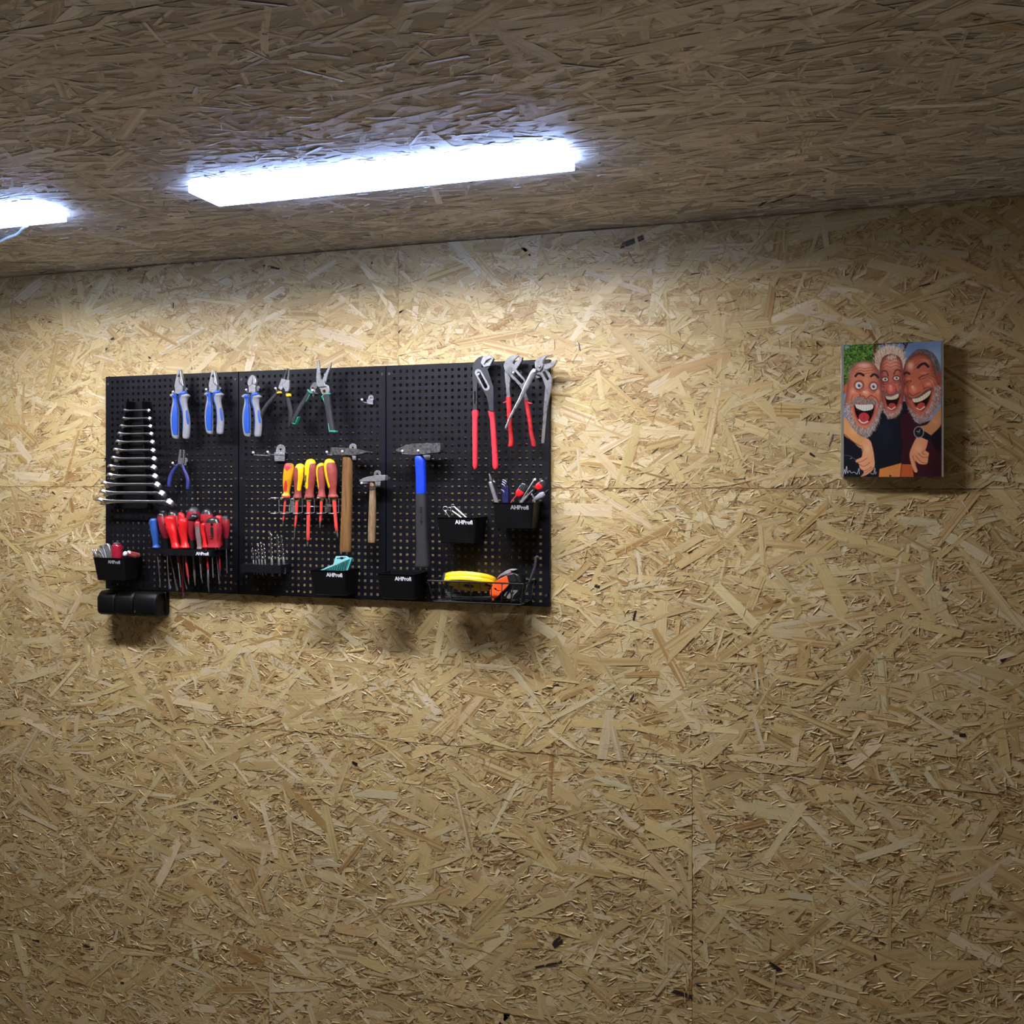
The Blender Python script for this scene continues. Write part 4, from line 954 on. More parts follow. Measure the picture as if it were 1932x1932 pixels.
def drill_block():
    Z = ZJ; df = 0.0585
    t = thing('drill_bit_block', 'black block with many holes holding the drill bits', 'tool rack', Z.p(740, 1450, BOARD))
    a = Z.p(150, 1200, df); b = Z.p(1362, 1228, df); zt = (a.z + b.z) / 2; zb = Z.p(700, 1460, df).z
    outer = [(a.x, FB), (a.x, df), (b.x, df), (b.x, FB)]; holes = []
    for x, d, r in DX: holes.append((x, d, r * 1.12 + 0.0003))
    n = 13
    for k in range(n):
        for dd in (0.030, 0.0365, 0.043, 0.0495):
            x = a.x + (b.x - a.x) * (k + 0.7) / (n + 0.4) + (dd - 0.04) * 0.2; r = 0.0011 + 0.00006 * k
            if all((x - hx) ** 2 + (dd - hd_) ** 2 > (r + hr + 0.0006) ** 2 for hx, hd_, hr in holes): holes.append((x, dd, r))
    V1 = prism_geo(outer, [[(x + r * math.cos(q * math.pi / 5), d + r * math.sin(q * math.pi / 5)) for q in range(10)] for x, d, r in holes], lambda x, d: Vector((x, -d, zt - 0.002)), (0, 0, 0.002))
    e = 0.0016
    V, F = merge([V1, box_geo((a.x, -df, zb), (b.x, -df + e, zt - 0.002)), box_geo((a.x, -df + e, zb), (a.x + e, -FB, zt - 0.002)), box_geo((b.x - e, -df + e, zb), (b.x, -FB, zt - 0.002))])
    link('tray', V, F, BLACK, t, smooth=False)
drill_block()

# ------------------------------------------------------------------ storage bins
def bin_(Z, tl, tr, bl, br, dt, db, logo, label, ls, dim=False):
    """open bin read by the corners of its front; dt, db: how far the front stands off the wall at rim and foot"""
    A, B, C, E = Z.p(*tl, dt), Z.p(*tr, dt), Z.p(*bl, db), Z.p(*br, db)
    zt = (A.z + B.z) / 2; zb = (C.z + E.z) / 2
    t = thing('storage_bin', label, 'bin', Vector(((A.x + B.x) / 2, -FB, zb)), 'black storage bins on the pegboard')
    def ringat(s, ins):
        x0 = A.x + (C.x - A.x) * s + ins; x1 = B.x + (E.x - B.x) * s - ins; y0 = -(dt + (db - dt) * s) + ins; y1 = -FB - ins
        z = zt + (zb - zt) * s; r = 0.005; out = []
        for cx, cy, a0 in ((x0 + r, y0 + r, 180), (x1 - r, y0 + r, 270), (x1 - r * .3, y1 - r * .3, 0), (x0 + r * .3, y1 - r * .3, 90)):
            rr = r if cy == y0 + r else r * .3
            for k in range(5):
                a = math.radians(a0 + 90 * k / 4); out.append(Vector((cx + rr * math.cos(a), cy + rr * math.sin(a), z)))
        return out
    w = 0.0018
    o1 = ringat(0, -0.0012); o1b = ringat(0.025, -0.0012); o1c = ringat(0.03, 0); o2 = ringat(0.97, 0); o3 = [p + Vector((0, 0, zb - p.z)) for p in ringat(1, 0.003)]
    i1 = ringat(0, w); i2 = [p + Vector((0, 0, 0.002)) for p in ringat(0.98, w + 0.001)]
    rings = [o3, o2, o1c, o1b, o1, i1, i2]
    V, F = loft(rings)
    link('bin_body', V, F, BLACKP, t)
    fl = (C + E) / 2 - (A + B) / 2
    c = Z.p(*logo, dt); s = (zt - c.z) / (zt - zb)
    c = Vector((c.x, -(dt + (db - dt) * s) - 0.0003, c.z))
    text_on('lettering', t, LOGO if not dim else mat('worn grey lettering', (0.33, 0.34, 0.37), 0.5), 'AHProfi', c, B - A, -fl, ls, offset=ls * 0.032)
    return t
bin_(ZI, (165, 468), (828, 498), (265, 955), (850, 998), 0.088, 0.078, (617, 580), 'black storage bin at the lower left with multitools and a red handle inside', 0.0122, True)
bin_(ZK, (98, 345), (618, 365), (172, 712), (622, 726), 0.096, 0.086, (466, 428), 'black storage bin holding the teal drill bit set', 0.0135)
bin_(ZK, (1085, 400), (1638, 413), (1156, 772), (1640, 782), 0.096, 0.086, (1468, 484), 'empty black storage bin below the blue handled hammer', 0.0132)
bin_(ZM, (68, 782), (686, 796), (132, 1186), (662, 1197), 0.094, 0.084, (492, 870), 'black storage bin with silver looped rods, right of the blue hammer', 0.0135)
bin_(ZM, (936, 556), (1575, 567), (988, 962), (1548, 980), 0.090, 0.080, (1356, 640), 'black storage bin with knives and hex keys, topmost of the bins', 0.0135, True)

# contents: lower left bin
def simple(name, label, cat, Z, x, y, d, group=None): return thing(name, label, cat, Z.p(x, y, d), group)
d = 0.060; Z = ZI
t = simple('multitool', 'folded silver multitool arm leaning left in the lower left bin', 'multitool', Z, 400, 600, d, 'folded silver multitool arms')
slab('handle', t, STEEL, Z, [(292, 225), (318, 205), (365, 208), (398, 235), (500, 600), (400, 620)], d + 0.004, 0.009, bevel=0.0015)
V, F = prism_geo(circ(350, 248, 18), [], lambda x, y: Z.p(x, y, d + 0.0046), (0, 0.002, 0)); link('rivet', V, F, CHROME, t)
t = simple('multitool', 'folded silver multitool arm upright beside the leaning one', 'multitool', Z, 540, 600, d, 'folded silver multitool arms')
slab('handle', t, STEEL, Z, [(412, 190), (445, 172), (490, 185), (512, 215), (625, 610), (525, 610)], d + 0.005, 0.009, bevel=0.0015)
V, F = prism_geo(circ(462, 218, 16), [], lambda x, y: Z.p(x, y, d + 0.0056), (0, 0.002, 0)); link('rivet', V, F, CHROME, t)
d = 0.070
t = simple('flat_wrench', 'flat steel wrench at the left rim of the lower left bin', 'wrench', Z, 400, 620, d)
slab('blade', t, WORN, Z, [(240, 345), (275, 325), (320, 335), (345, 365), (460, 600), (360, 620)], d, 0.003, holes=[capsule(310, 400, 330, 440, 10)])
d = 0.050
t = simple('metal_fittings', 'cluster of small bright fittings at the far left of the lower left bin', 'fitting', Z, 260, 480, d)
for k, (x, y, r) in enumerate(((165, 300, 17), (205, 310, 15), (245, 300, 16))):
    tube('fitting', t, CHROME, Z, [(x, y, r), (x + 60, y + 200, r)], d + 0.004 * (k % 2))
d = 0.064
t = driver('screwdriver', 'transparent dark red screwdriver handle standing in the lower left bin', Z, d, [('handle', mat('clear dark red plastic', (0.34, 0.012, 0.035), 0.15, vary=0.2, spec=0.8), [(175, 640, 735), (210, 615, 765), (260, 606, 775), (400, 606, 780), (560, 612, 780)], {'n': 2.8}), ('end_cap', CHROME, [(150, 655, 725), (166, 632, 748), (178, 622, 760)])], [('shaft', BLADE, [(695, 560, 20), (700, 720, 20)])], None)
for k, (x, y, r, lab) in enumerate(((853, 393, 55, 'small pale capped tube lying in the lower left bin, the nearer one'), (930, 380, 58, 'small pale capped tube lying in the lower left bin, the farther one'))):
    d = 0.074 - 0.012 * k
    t = simple('capped_tube', lab, 'tube', Z, x, y, d - 0.02, 'pale capped tubes')
    c = Z.p(x, y, d); R = r * Z.m(x, y, d)
    ax = Vector((0.25, 0.9, -0.25)).normalized()
    V, F = tube_geo([c + ax * 0.003, c + ax * 0.034], [R * .92] * 2, up=Vector((0, 0, 1)), cap=False); link('body', V, F, BRICK, t)
    V, F = tube_geo([c, c + ax * 0.003], [R] * 2, up=Vector((0, 0, 1))); link('cap', V, F, mat('pale blue cap', (0.55, 0.62, 0.78), 0.35), t)

# contents: teal drill set
Z = ZK; d = 0.066
t = simple('drill_bit_set', 'teal boxed drill bit set sticking out of a black bin', 'drill bit set', Z, 500, 500, d)
slab('hang_card', t, TEALC, Z, [(488, 158), (497, 149), (650, 149), (664, 158), (690, 175), (640, 420), (400, 420)], d, 0.0015, holes=[[(500, 178), (545, 178), (560, 166), (592, 166), (600, 178), (625, 180), (622, 188), (600, 188), (588, 200), (566, 200), (552, 188), (502, 190)]])
slab('tray', t, TEAL, Z, [(262, 350), (680, 172), (702, 170), (718, 188), (712, 215), (640, 400), (590, 560), (340, 560)], d + 0.012, 0.011, bevel=0.002)
slab('tray_rim', t, TEALC, Z, [(262, 352), (680, 172), (702, 170), (718, 188), (712, 215), (652, 390), (634, 390), (698, 215), (694, 192), (300, 360)], d + 0.0135, 0.0012, bevel=0.0005)
for k in range(8):
    x = 392 + 38 * k; y = 322 - 15.5 * k
    tube('drill_bit', t, CHROME, Z, [(x, y, 3), (x - 3, y + 9, 5 + k * .5), (x - 18 - k, y + 70, 5 + k * .5), (x - 38, 440, 5 + k * .5)], d + 0.014, sub=3)

# contents: silver looped rods
Z = ZM; d = 0.066
def rod(label, pts, ring, r2, dd=0.0):
    t = simple('looped_rod', label, 'rod', Z, pts[-1][0], pts[-1][1], d, 'silver looped rods in the bin')
    tube('rod', t, CHROME, Z, pts, d + dd)
    x, y, r = ring
    V, F = tube_geo([Z.p(x + r * math.cos(a), y + r * math.sin(a), d + dd) for a in [2 * math.pi * k / 16 for k in range(17)]], [r2 * Z.m(x, y, d)] * 17, seg=8, cap=False); link('end_loop', V, F, CHROME, t)
    return t
rod('silver looped rod leaning at the left of the bin', [(200, 690, 16), (235, 740, 17), (275, 800, 17), (330, 900, 17)], (208, 655, 34), 9)
rod('silver looped rod in the middle of the three in the bin', [(295, 680, 16), (360, 730, 24), (440, 790, 24), (560, 880, 24)], (272, 660, 26), 8, 0.008)
rod('silver looped rod leaning at the right of the bin', [(345, 625, 15), (400, 680, 24), (515, 785, 25), (620, 890, 25)], (326, 608, 20), 7, -0.006)
tt = simple('clip', 'small silver spring clip among the looped rods', 'clip', Z, 300, 720, d)
tube('spring_clip', tt, CHROME, Z, [(240, 650, 10), (285, 640, 12), (300, 680, 12), (292, 715, 9)], d + 0.014)

# contents: knives and hex keys
d = 0.058
t = simple('pointed_gauge', 'silver tube with dark pointed top leaning left in the bin', 'tool', Z, 1010, 620, d)
tube('tube_body', t, STEEL, Z, [(905, 245, 32), (945, 370, 33), (1000, 550, 34), (1020, 620, 34)], d)
tube('pointed_top', t, DKSTEEL, Z, [(918, 240, 22), (915, 215, 24), (900, 150, 17), (886, 108, 8)], d)
tube('clip', t, CHROME, Z, [(950, 232, 12), (972, 238, 14), (975, 262, 8)], d + 0.002)
t = simple('hex_key_set', 'navy hex key holder with bent steel keys', 'hex key set', Z, 1130, 640, d)
slab('holder', t, NAVY, Z, [(1085, 200), (1100, 205), (1135, 320), (1180, 315), (1185, 630), (1095, 630), (1090, 400)], d - 0.004, 0.012, bevel=0.0015)
for k, (x, y) in enumerate(((1098, 203), (1090, 235), (1082, 270), (1072, 360))):
    tube('hex_key', t, STEEL, Z, [(x, y, 5), (x + 34, y + 18, 8), (x + 62 - 6 * k, y + 44, 9)], d + 0.006, sub=3)
def cutter(label, red, blk, stem, d):
    t = simple('utility_knife', label, 'knife', Z, stem[-1][0], stem[-1][1], d, 'red and black utility knives')
    tube('body', t, RED, Z, red, d, k=0.5, n=3); tube('end', t, mat('smoky black plastic', (0.03, 0.03, 0.032), 0.15, spec=0.7), Z, blk, d, k=0.5, n=3)
    tube('blade_stem', t, BLACKP if d < 0.06 else MIDRED, Z, stem, d, k=0.5)
    return t
cutter('red and black utility knife leaning in the middle of the bin', [(1335, 455, 44), (1352, 425, 62), (1385, 380, 66)], [(1390, 372, 64), (1415, 320, 60), (1438, 282, 46)], [(1330, 450, 16), (1290, 475, 10), (1228, 555, 9), (1195, 620, 9)], 0.062)
cutter('red and black utility knife at the right of the bin', [(1630, 340, 44), (1650, 320, 58), (1690, 282, 56)], [(1696, 278, 54), (1720, 252, 50), (1735, 238, 40)], [(1625, 340, 34), (1590, 372, 34), (1500, 470, 34), (1400, 600, 30)], 0.052)
t = simple('steel_rod', 'slim steel rod with pale end between the red knives', 'rod', Z, 1400, 640, .05)
tube('rod', t, STEEL, Z, [(1585, 212, 13), (1530, 300, 13), (1470, 395, 12), (1350, 600, 12)], 0.046); tube('end', t, WHITEM, Z, [(1590, 208, 20), (1608, 200, 20)], 0.046)
t = simple('file', 'flat steel file low between the two red knives', 'file', Z, 1350, 640, .07)
tube('blade', t, STEEL, Z, [(1470, 465, 18), (1430, 505, 18), (1360, 590, 18)], 0.072, k=0.3, n=4); tube('tang', t, STEEL, Z, [(1560, 370, 7), (1500, 435, 7), (1475, 460, 9)], 0.072)
t = simple('scissors', 'scissors with grey and black handles at the right of the bin', 'scissors', Z, 1560, 640, .06)
tube('handle', t, GREYG, Z, [(1580, 520, 22), (1640, 480, 36), (1700, 445, 46), (1738, 425, 36)], 0.058, k=0.5); tube('handle', t, BLACKP, Z, [(1740, 430, 24), (1775, 400, 24), (1812, 362, 10)], 0.056, k=0.6)
tube('blade', t, STEEL, Z, [(1545, 430, 16), (1570, 470, 14), (1595, 520, 12), (1585, 620, 12)], 0.064, k=0.4)

# ------------------------------------------------------------------ wire basket and contents
Z = ZL
BW = mat('black coated wire', (0.012, 0.012, 0.013), 0.35, vary=0.2)
def basket():
    df, db = 0.112, 0.098
    t = thing('wire_basket', 'black wire basket with a yellow reel and tape measure inside', 'basket', Z.p(800, 880, BOARD))
    fl, fr = Z.p(45, 553, df), Z.p(1590, 600, df); zr = (fl.z + fr.z) / 2
    fl.z = fr.z = zr
    bl, br = Vector((fl.x, -FB - .003, zr)), Vector((fr.x, -FB - .003, zr))
    zb = Z.p(800, 902, db).z
    c0, c1 = Vector((fl.x + .012, -db, zb)), Vector((fr.x - .012, -db, zb)); b0, b1 = Vector((c0.x, -FB - .003, zb)), Vector((c1.x, -FB - .003, zb))
    def rnd(P4): return P4 + [P4[0]]
    wire('rim', t, BW, [rnd([fl + Vector((.004, 0, 0)), fr - Vector((.004, 0, 0)), fr + Vector((0, .004, 0)), br, bl, fl + Vector((0, .004, 0))])], 0.0021)
    wire('base_frame', t, BW, [rnd([c0, c1, b1, b0])], 0.0016)
    n = 9; V = []
    ups = []
    for k in range(n + 1):
        s = k / n; a = fl + (fr - fl) * s; b = c0 + (c1 - c0) * s; e = Vector((b.x, -FB - .003, zb))
        if k in (0, n): a = fl + (fr - fl) * (0.012 if k == 0 else 0.988)
        ups.append([Vector((a.x, -FB - .003, zr)), Vector((e.x, e.y, zb)), Vector((b.x, b.y, zb - .0005)), a])
    wire('cross_wires', t, BW, ups, 0.0012)
    mid = []
    for s in (0.33, 0.66):
        mid.append([Vector((c0.x, -(FB + .003 + (db - FB) * s), zb)), Vector((c1.x, -(FB + .003 + (db - FB) * s), zb))])
    sw = Vector((0, 0, (zr + zb) / 2 - zr))
    mid.append([Vector(((bl.x + b0.x) / 2, bl.y, (zr + zb) / 2)), Vector(((fl.x + c0.x) / 2, -(df + db) / 2, (zr + zb) / 2)), Vector(((fr.x + c1.x) / 2, -(df + db) / 2, (zr + zb) / 2)), Vector(((br.x + b1.x) / 2, br.y, (zr + zb) / 2))][:1] + [Vector(((fl.x + c0.x) / 2, -(df + db) / 2, (zr + zb) / 2))])
    wire('length_wires', t, BW, mid, 0.0012)
    for x in (755, 1395):
        slab('back_tab', t, BLACKP, Z, [(x - 58, 400), (x + 58, 400), (x + 50, 310), (x + 30, 272), (x, 260), (x - 30, 272), (x - 50, 310)], FB + 0.0022, 0.002, holes=[circ(x, 308, 14)])
    return zb
zbask = basket()
def reel():
    d = 0.072
    c = Z.p(712, 628, d); R = 442 * Z.m(712, 628, d) ; tk = 0.022
    t = thing('tape_reel', 'flat yellow disc shaped reel with dark hub, in the wire basket', 'reel', c + Vector((0, 0, -.02)))
    tilt = math.radians(64); roll = math.radians(-6)
    n = Vector((0, -math.cos(tilt), -math.sin(tilt))); r = Vector((math.cos(roll), 0, math.sin(roll))); r = (r - n * r.dot(n)).normalized(); u = n.cross(r)
    if u.z < 0: u = -u
    UF = 0.60
    f = lambda x, y, h=0: c + r * x + u * y * UF - n * h
    rings = []
    prof = [(0.90, 0.0), (0.97, 0.0), (1.0, 0.002), (1.0, 0.0095), (0.985, 0.0105), (1.0, 0.0115), (1.0, tk - .002), (0.97, tk), (0.80, tk)]
    for q, h in prof:
        rings.append([f(R * q * math.cos(2 * math.pi * k / 64), R * q * math.sin(2 * math.pi * k / 64), h) for k in range(64)])
    V, F = loft(rings); link('rim', V, F, YELLOW, t)
    V, F = prism_geo([(R * .93 * math.cos(2 * math.pi * k / 48), R * .93 * math.sin(2 * math.pi * k / 48)) for k in range(48)], [], lambda x, y: f(x, y, 0.0012), tuple(n * 0.0020)); face = link('face', V, F, mat('mustard yellow plastic', (0.62, 0.40, 0.02), 0.5), t, smooth=False)
    hub = [(R * .19 * math.cos(2 * math.pi * k / 24), R * .30 * math.sin(2 * math.pi * k / 24)) for k in range(24)]
    V, F = prism_geo(hub, [], lambda x, y: f(x, y, -0.0006), tuple(n * 0.0012)); link('hub', V, F, CAPB, t)
    for s in (1, -1):
        arc = [(R * .93 * math.cos(a), R * .93 * math.sin(a)) for a in [math.radians(x) for x in (38, 20, 0, -20, -38)]] + [(R * .66, -R * .30), (R * .80, -R * .1), (R * .78, R * .1), (R * .62, R * .28)]
        V, F = prism_geo([(x * s, y * s) for x, y in arc], [], lambda x, y: f(x, y, -0.0006), tuple(n * 0.0009)); link('black_print', V, F, BLACKP, face, smooth=False)
    a0, a1 = math.radians(148), math.radians(196)
    seg = [(R * 1.035 * math.cos(a0 + (a1 - a0) * k / 10), R * 1.035 * math.sin(a0 + (a1 - a0) * k / 10)) for k in range(11)] + [(R * .99 * math.cos(a1 + (a0 - a1) * k / 10), R * .99 * math.sin(a1 + (a0 - a1) * k / 10)) for k in range(11)]
    V, F = prism_geo(seg, [], lambda x, y: f(x, y, -0.001), tuple(-n * (tk + 0.002))); link('grip_pad', V, F, BLACKG, t, label='black ribbed grip pad')
reel()
def tape():
    d = 0.088; Z = Zoom(920, 1060, 17.564)
    t = thing('tape_measure', 'orange and black tape measure at the right end of the basket', 'tape measure', Z.p(700, 1300, d))
    body = [(330, 560), (400, 470), (620, 400), (850, 360), (960, 400), (1080, 480), (1165, 700), (1145, 900), (1060, 1110), (880, 1240), (600, 1290), (250, 1290), (150, 1270), (110, 1150), (130, 900)]
    slab('case', t, BLACKP, Z, body, d, 0.034, bevel=0.005, seg=3) if False else slab('case', t, BLACKP, Z, body, d, 0.034, bevel=0.004)
    slab('shell_top', t, CAPB, Z, [(620, 430), (850, 372), (985, 680), (715, 690)], d + 0.0022, 0.030, bevel=0.002)
    slab('shell_band', t, CAPB, Z, [(900, 392), (1000, 425), (1130, 690), (1010, 690)], d + 0.002, 0.030, bevel=0.002)
    slab('front_shield', t, ORANGE, Z, [(585, 470), (625, 470), (700, 690), (700, 770), (560, 930), (420, 1040), (385, 1110), (230, 1230), (190, 1300), (150, 1280), (95, 1160), (62, 1010), (95, 900), (200, 740), (330, 600)], d + 0.005, 0.034, bevel=0.003,
         holes=[[(245, 865), (205, 905), (270, 960), (300, 960), (285, 900)]], label='orange shield')
    slab('lock_button', t, GREYG, Z, [(320, 520), (400, 430), (560, 330), (680, 265), (720, 250), (905, 262), (900, 285), (760, 300), (790, 350), (740, 390), (600, 430), (420, 520), (340, 590)], d - 0.002, 0.022, bevel=0.002, label='ribbed grey lock slider')
    for x, y in ((745, 355), (380, 500)): slab('button_mark', t, REDDIP, Z, circ(x, y, 34, 12, 28), d - 0.0005, 0.003, bevel=0.0005)
    gm = mat('grey print', (0.17, 0.165, 0.155), 0.5)
    slab('print', t, gm, Z, [(775, 935), (1000, 940), (985, 985), (850, 1120), (820, 1220), (790, 1220), (790, 1120), (870, 1040), (890, 1000), (780, 1010)], d + 0.0006, 0.0012, bevel=0)
    slab('print', t, gm, Z, [(620, 990), (655, 990), (590, 1130), (548, 1140), (545, 1100)], d + 0.0006, 0.0012, bevel=0)
    slab('print', t, gm, Z, [(740, 1010), (765, 1100), (755, 1210), (690, 1230), (632, 1190), (640, 1140)], d + 0.0006, 0.0012, bevel=0)
tape()
st = tube('strap', None, DKGREY, ZL, [(1822, 190, 14), (1790, 172, 20), (1772, 210, 22), (1765, 300, 22), (1735, 400, 22), (1690, 510, 18), (1640, 640, 13), (1600, 740, 12)], 0.076, k=0.5)
st['label'] = 'dark rubber strap curling out of the wire basket'; st['category'] = 'strap'
cbl = []
for k in range(4):
    y = 745 + 26 * k; cbl.append([Vector(q) for q in crom([tuple(ZL.p(330 + 20 * k, y - 10, 0.05 + .012 * k)), tuple(ZL.p(520, y + 5, 0.06 + .01 * k)), tuple(ZL.p(800, y + 18, 0.065 + .008 * k)), tuple(ZL.p(1050, y + 12, 0.06 + .01 * k)), tuple(ZL.p(1150, y - 20, 0.05 + .01 * k))], 5)])
cb_ = wire('cable_coil', None, mat('glossy black cable', (0.02, 0.02, 0.022), 0.25), cbl, 0.0024)
cb_['label'] = 'coil of black cable on the floor of the wire basket'; cb_['category'] = 'cable'

# ------------------------------------------------------------------ three part box under the left panel
def segbox():
    Z = ZI; df = 0.058
    t = thing('wall_box', 'black three section box on the wall below the left panel', 'box', Z.p(950, 1720, 0.0))
    zt = Z.p(900, 1195, 0.03).z; zb = Z.p(900, 1735, df).z
    xs = [Z.p(x, 1450, df).x for x in (245, 622, 1014, 1505)]
    V, F = box_geo((xs[0] + .003, -0.016, zb + .002), (xs[3] + 0.004, -0.0005, zt - .001)); link('back_plate', V, F, BLACKP, t, bevel=0.003)
    for k in range(3):
        x0, x1 = xs[k] + 0.0008, xs[k + 1] - 0.0008
        prof = [(-0.0162, zb), (-df + .012, zb), (-df + 0.003, zb + 0.006), (-df, zb + 0.012), (-df, zt - 0.016), (-df + 0.009, zt - 0.004), (-df + .016, zt), (-0.0162, zt)]
        R = [[Vector((x, y + ins * (1 if y < -.02 else 0), z + (ins * .6 if z < (zt + zb) / 2 else -ins * .6))) for y, z in prof] for x, ins in ((x0, 0.004), (x0 + 0.003, 0.0008), (x0 + .006, 0), (x1 - .006, 0), (x1 - 0.003, 0.0008), (x1, 0.004 if k < 2 else .004))]
        V, F = loft(R); s = link('section', V, F, BLACKP, t)
        if k == 2:
            V, F = prism_geo([(0.0022 * math.cos(a), 0.0032 * math.sin(a)) for a in [2 * math.pi * j / 16 for j in range(16)]], [[(0.0013 * math.cos(a), 0.0022 * math.sin(a)) for a in [2 * math.pi * j / 12 for j in range(12)]]], lambda x, z: Z.p(1070, 1635, df + 0.0005) + Vector((x, 0, z)), (0, 0.0008, 0)); link('emblem', V, F, BLADE, s)
segbox()

# ------------------------------------------------------------------ the caricature picture
def paint_picture(W, H):
    """colours of the printed picture, painted shape by shape on a W x H grid (sRGB 0..255)"""
    rng = np.random.default_rng(3)
    s, tt = np.meshgrid((np.arange(W) + .5) / W, (np.arange(H) + .5) / H)
    X = 193 + 1110 * s; Y = (188 - 52 * s) * (1 - tt) + (1694 - 4 * s) * tt
    I = np.zeros((H, W, 3)); I[:] = (110, 132, 165)
    def mixin(m, c):
        I[:] = I * (1 - m[..., None]) + np.array(c, float) * m[..., None]
    def pmask(pts, soft=5.0):
        P_ = np.array(crom(pts + [pts[0]], 4) if len(pts) > 5 else pts, float)
        ins = np.zeros(X.shape, bool); dmin = np.full(X.shape, 1e9); n = len(P_)
        for i in range(n):
            x0, y0 = P_[i]; x1, y1 = P_[(i + 1) % n]
            if (x0, y0) == (x1, y1): continue
            c = ((y0 > Y) != (y1 > Y)); xi = (x1 - x0) * (Y - y0) / ((y1 - y0) if y1 != y0 else 1e-9) + x0
            ins ^= c & (X < xi)
            dx, dy = x1 - x0, y1 - y0; q = np.clip(((X - x0) * dx + (Y - y0) * dy) / (dx * dx + dy * dy), 0, 1)
            dmin = np.minimum(dmin, np.hypot(X - x0 - q * dx, Y - y0 - q * dy))
        sd = np.where(ins, dmin, -dmin)
        return np.clip(sd / soft + .5, 0, 1)
    def poly(pts, c, soft=5.0, a=1.0): mixin(pmask(pts, soft) * a, c)
    def ell(cx, cy, rx, ry, c, rot=0, soft=.12, a=1.0):
        r = math.radians(rot); dx, dy = X - cx, Y - cy
        u = (dx * math.cos(r) + dy * math.sin(r)) / rx; v = (-dx * math.sin(r) + dy * math.cos(r)) / ry
        m = np.clip((1 - np.hypot(u, v)) / soft + .5, 0, 1); mixin(m * a, c)
    def glow(cx, cy, rx, ry, c, rot=0, a=.6):
        r = math.radians(rot); dx, dy = X - cx, Y - cy
        u = (dx * math.cos(r) + dy * math.sin(r)) / rx; v = (-dx * math.sin(r) + dy * math.cos(r)) / ry
        mixin(np.exp(-(u * u + v * v) * 1.6) * a, c)
    def line(pts, w, c, a=1.0):
        P_ = np.array(crom(pts, 5), float); d = np.full(X.shape, 1e9)
        for i in range(len(P_) - 1):
            x0, y0 = P_[i]; dx, dy = P_[i + 1] - P_[i]; L = dx * dx + dy * dy + 1e-9
            q = np.clip(((X - x0) * dx + (Y - y0) * dy) / L, 0, 1); d = np.minimum(d, np.hypot(X - x0 - q * dx, Y - y0 - q * dy))
        mixin(np.clip((w / 2 - d) / 4 + .5, 0, 1) * a, c)
    def hair(mask, n, c0, c1, L, ang, w=3.2, a=.7, spread=25):
        ys, xs = np.nonzero(mask > .5)
        if len(xs) == 0: return
        for k in rng.integers(0, len(xs), n):
            x, y = X[ys[k], xs[k]], Y[ys[k], xs[k]]; g = math.radians(ang(x, y) + rng.normal(0, spread)); l = L * rng.uniform(.6, 1.3)
            q = rng.random(); c = [c0[i] * q + c1[i] * (1 - q) for i in range(3)]
            x1, y1 = x + l * math.cos(g), y + l * math.sin(g)
            bx0, bx1 = min(x, x1) - 8, max(x, x1) + 8
            sel = (X > bx0) & (X < bx1) & (Y > min(y, y1) - 8) & (Y < max(y, y1) + 8)
            dx, dy = x1 - x, y1 - y; qq = np.clip(((X[sel] - x) * dx + (Y[sel] - y) * dy) / (dx * dx + dy * dy), 0, 1)
            d = np.hypot(X[sel] - x - qq * dx, Y[sel] - y - qq * dy); m = (np.clip((w / 2 - d) / 3 + .5, 0, 1) * a)[:, None]
            I[sel] = I[sel] * (1 - m) + np.array(c) * m
    def blur(m, r):
        for ax in (0, 1):
            for _ in range(2):
                p = np.concatenate([np.repeat(m.take([0], ax), r, ax), m, np.repeat(m.take([-1], ax), r, ax)], ax); c = np.cumsum(p, ax)
                z = np.zeros_like(c.take([0], ax)); c = np.concatenate([z, c], ax); n = m.shape[ax]
                m = (c.take(range(2 * r + 1, 2 * r + 1 + n), ax) - c.take(range(n), ax)) / (2 * r + 1)
        return m
    def rounded(m, c, r=9, a=.75):
        mixin(np.clip(m * (1 - blur(m, r)) * 2.0, 0, 1) * a, c)
    # sky, clouds, tree, pergola
    glow(1230, 330, 130, 120, (150, 165, 190), a=.8); glow(1000, 200, 200, 90, (88, 112, 150), a=.7)
    tree = pmask([(190, 170), (560, 150), (600, 330), (560, 520), (240, 700), (190, 700)])
    mixin(tree, (34, 62, 30))
    hair(tree, 900, (92, 128, 44), (22, 52, 28), 22, lambda x, y: rng.uniform(0, 360), w=16, a=.75)
    hair(tree, 260, (132, 164, 70), (80, 120, 40), 14, lambda x, y: rng.uniform(0, 360), w=11, a=.8)
    glow(225, 215, 45, 30, (140, 165, 190), a=.75)
    line([(555, 170), (560, 420)], 30, (92, 46, 40)); line([(560, 178), (800, 160), (980, 150)], 22, (52, 34, 40)); line([(930, 155), (885, 250)], 20, (52, 34, 44)); line([(870, 158), (905, 190)], 16, (52, 34, 44)); line([(640, 165), (690, 210)], 18, (60, 44, 44))
    # shirts
    poly([(190, 1180), (340, 1240), (480, 1240), (620, 950), (900, 830), (960, 960), (870, 1200), (880, 1700), (190, 1700)], (20, 22, 30))
    glow(700, 1200, 120, 200, (26, 32, 48), a=.7)
    poly([(840, 1020), (940, 950), (1040, 1080), (1200, 1040), (1310, 1000), (1310, 1700), (850, 1700), (870, 1400)], (50, 18, 28))
    glow(1080, 1500, 90, 160, (60, 22, 32), a=.6); glow(1250, 1600, 80, 120, (34, 14, 22), a=.6)
    poly([(1180, 1240), (1305, 1110), (1310, 1420), (1240, 1380)], (22, 14, 20), 12)
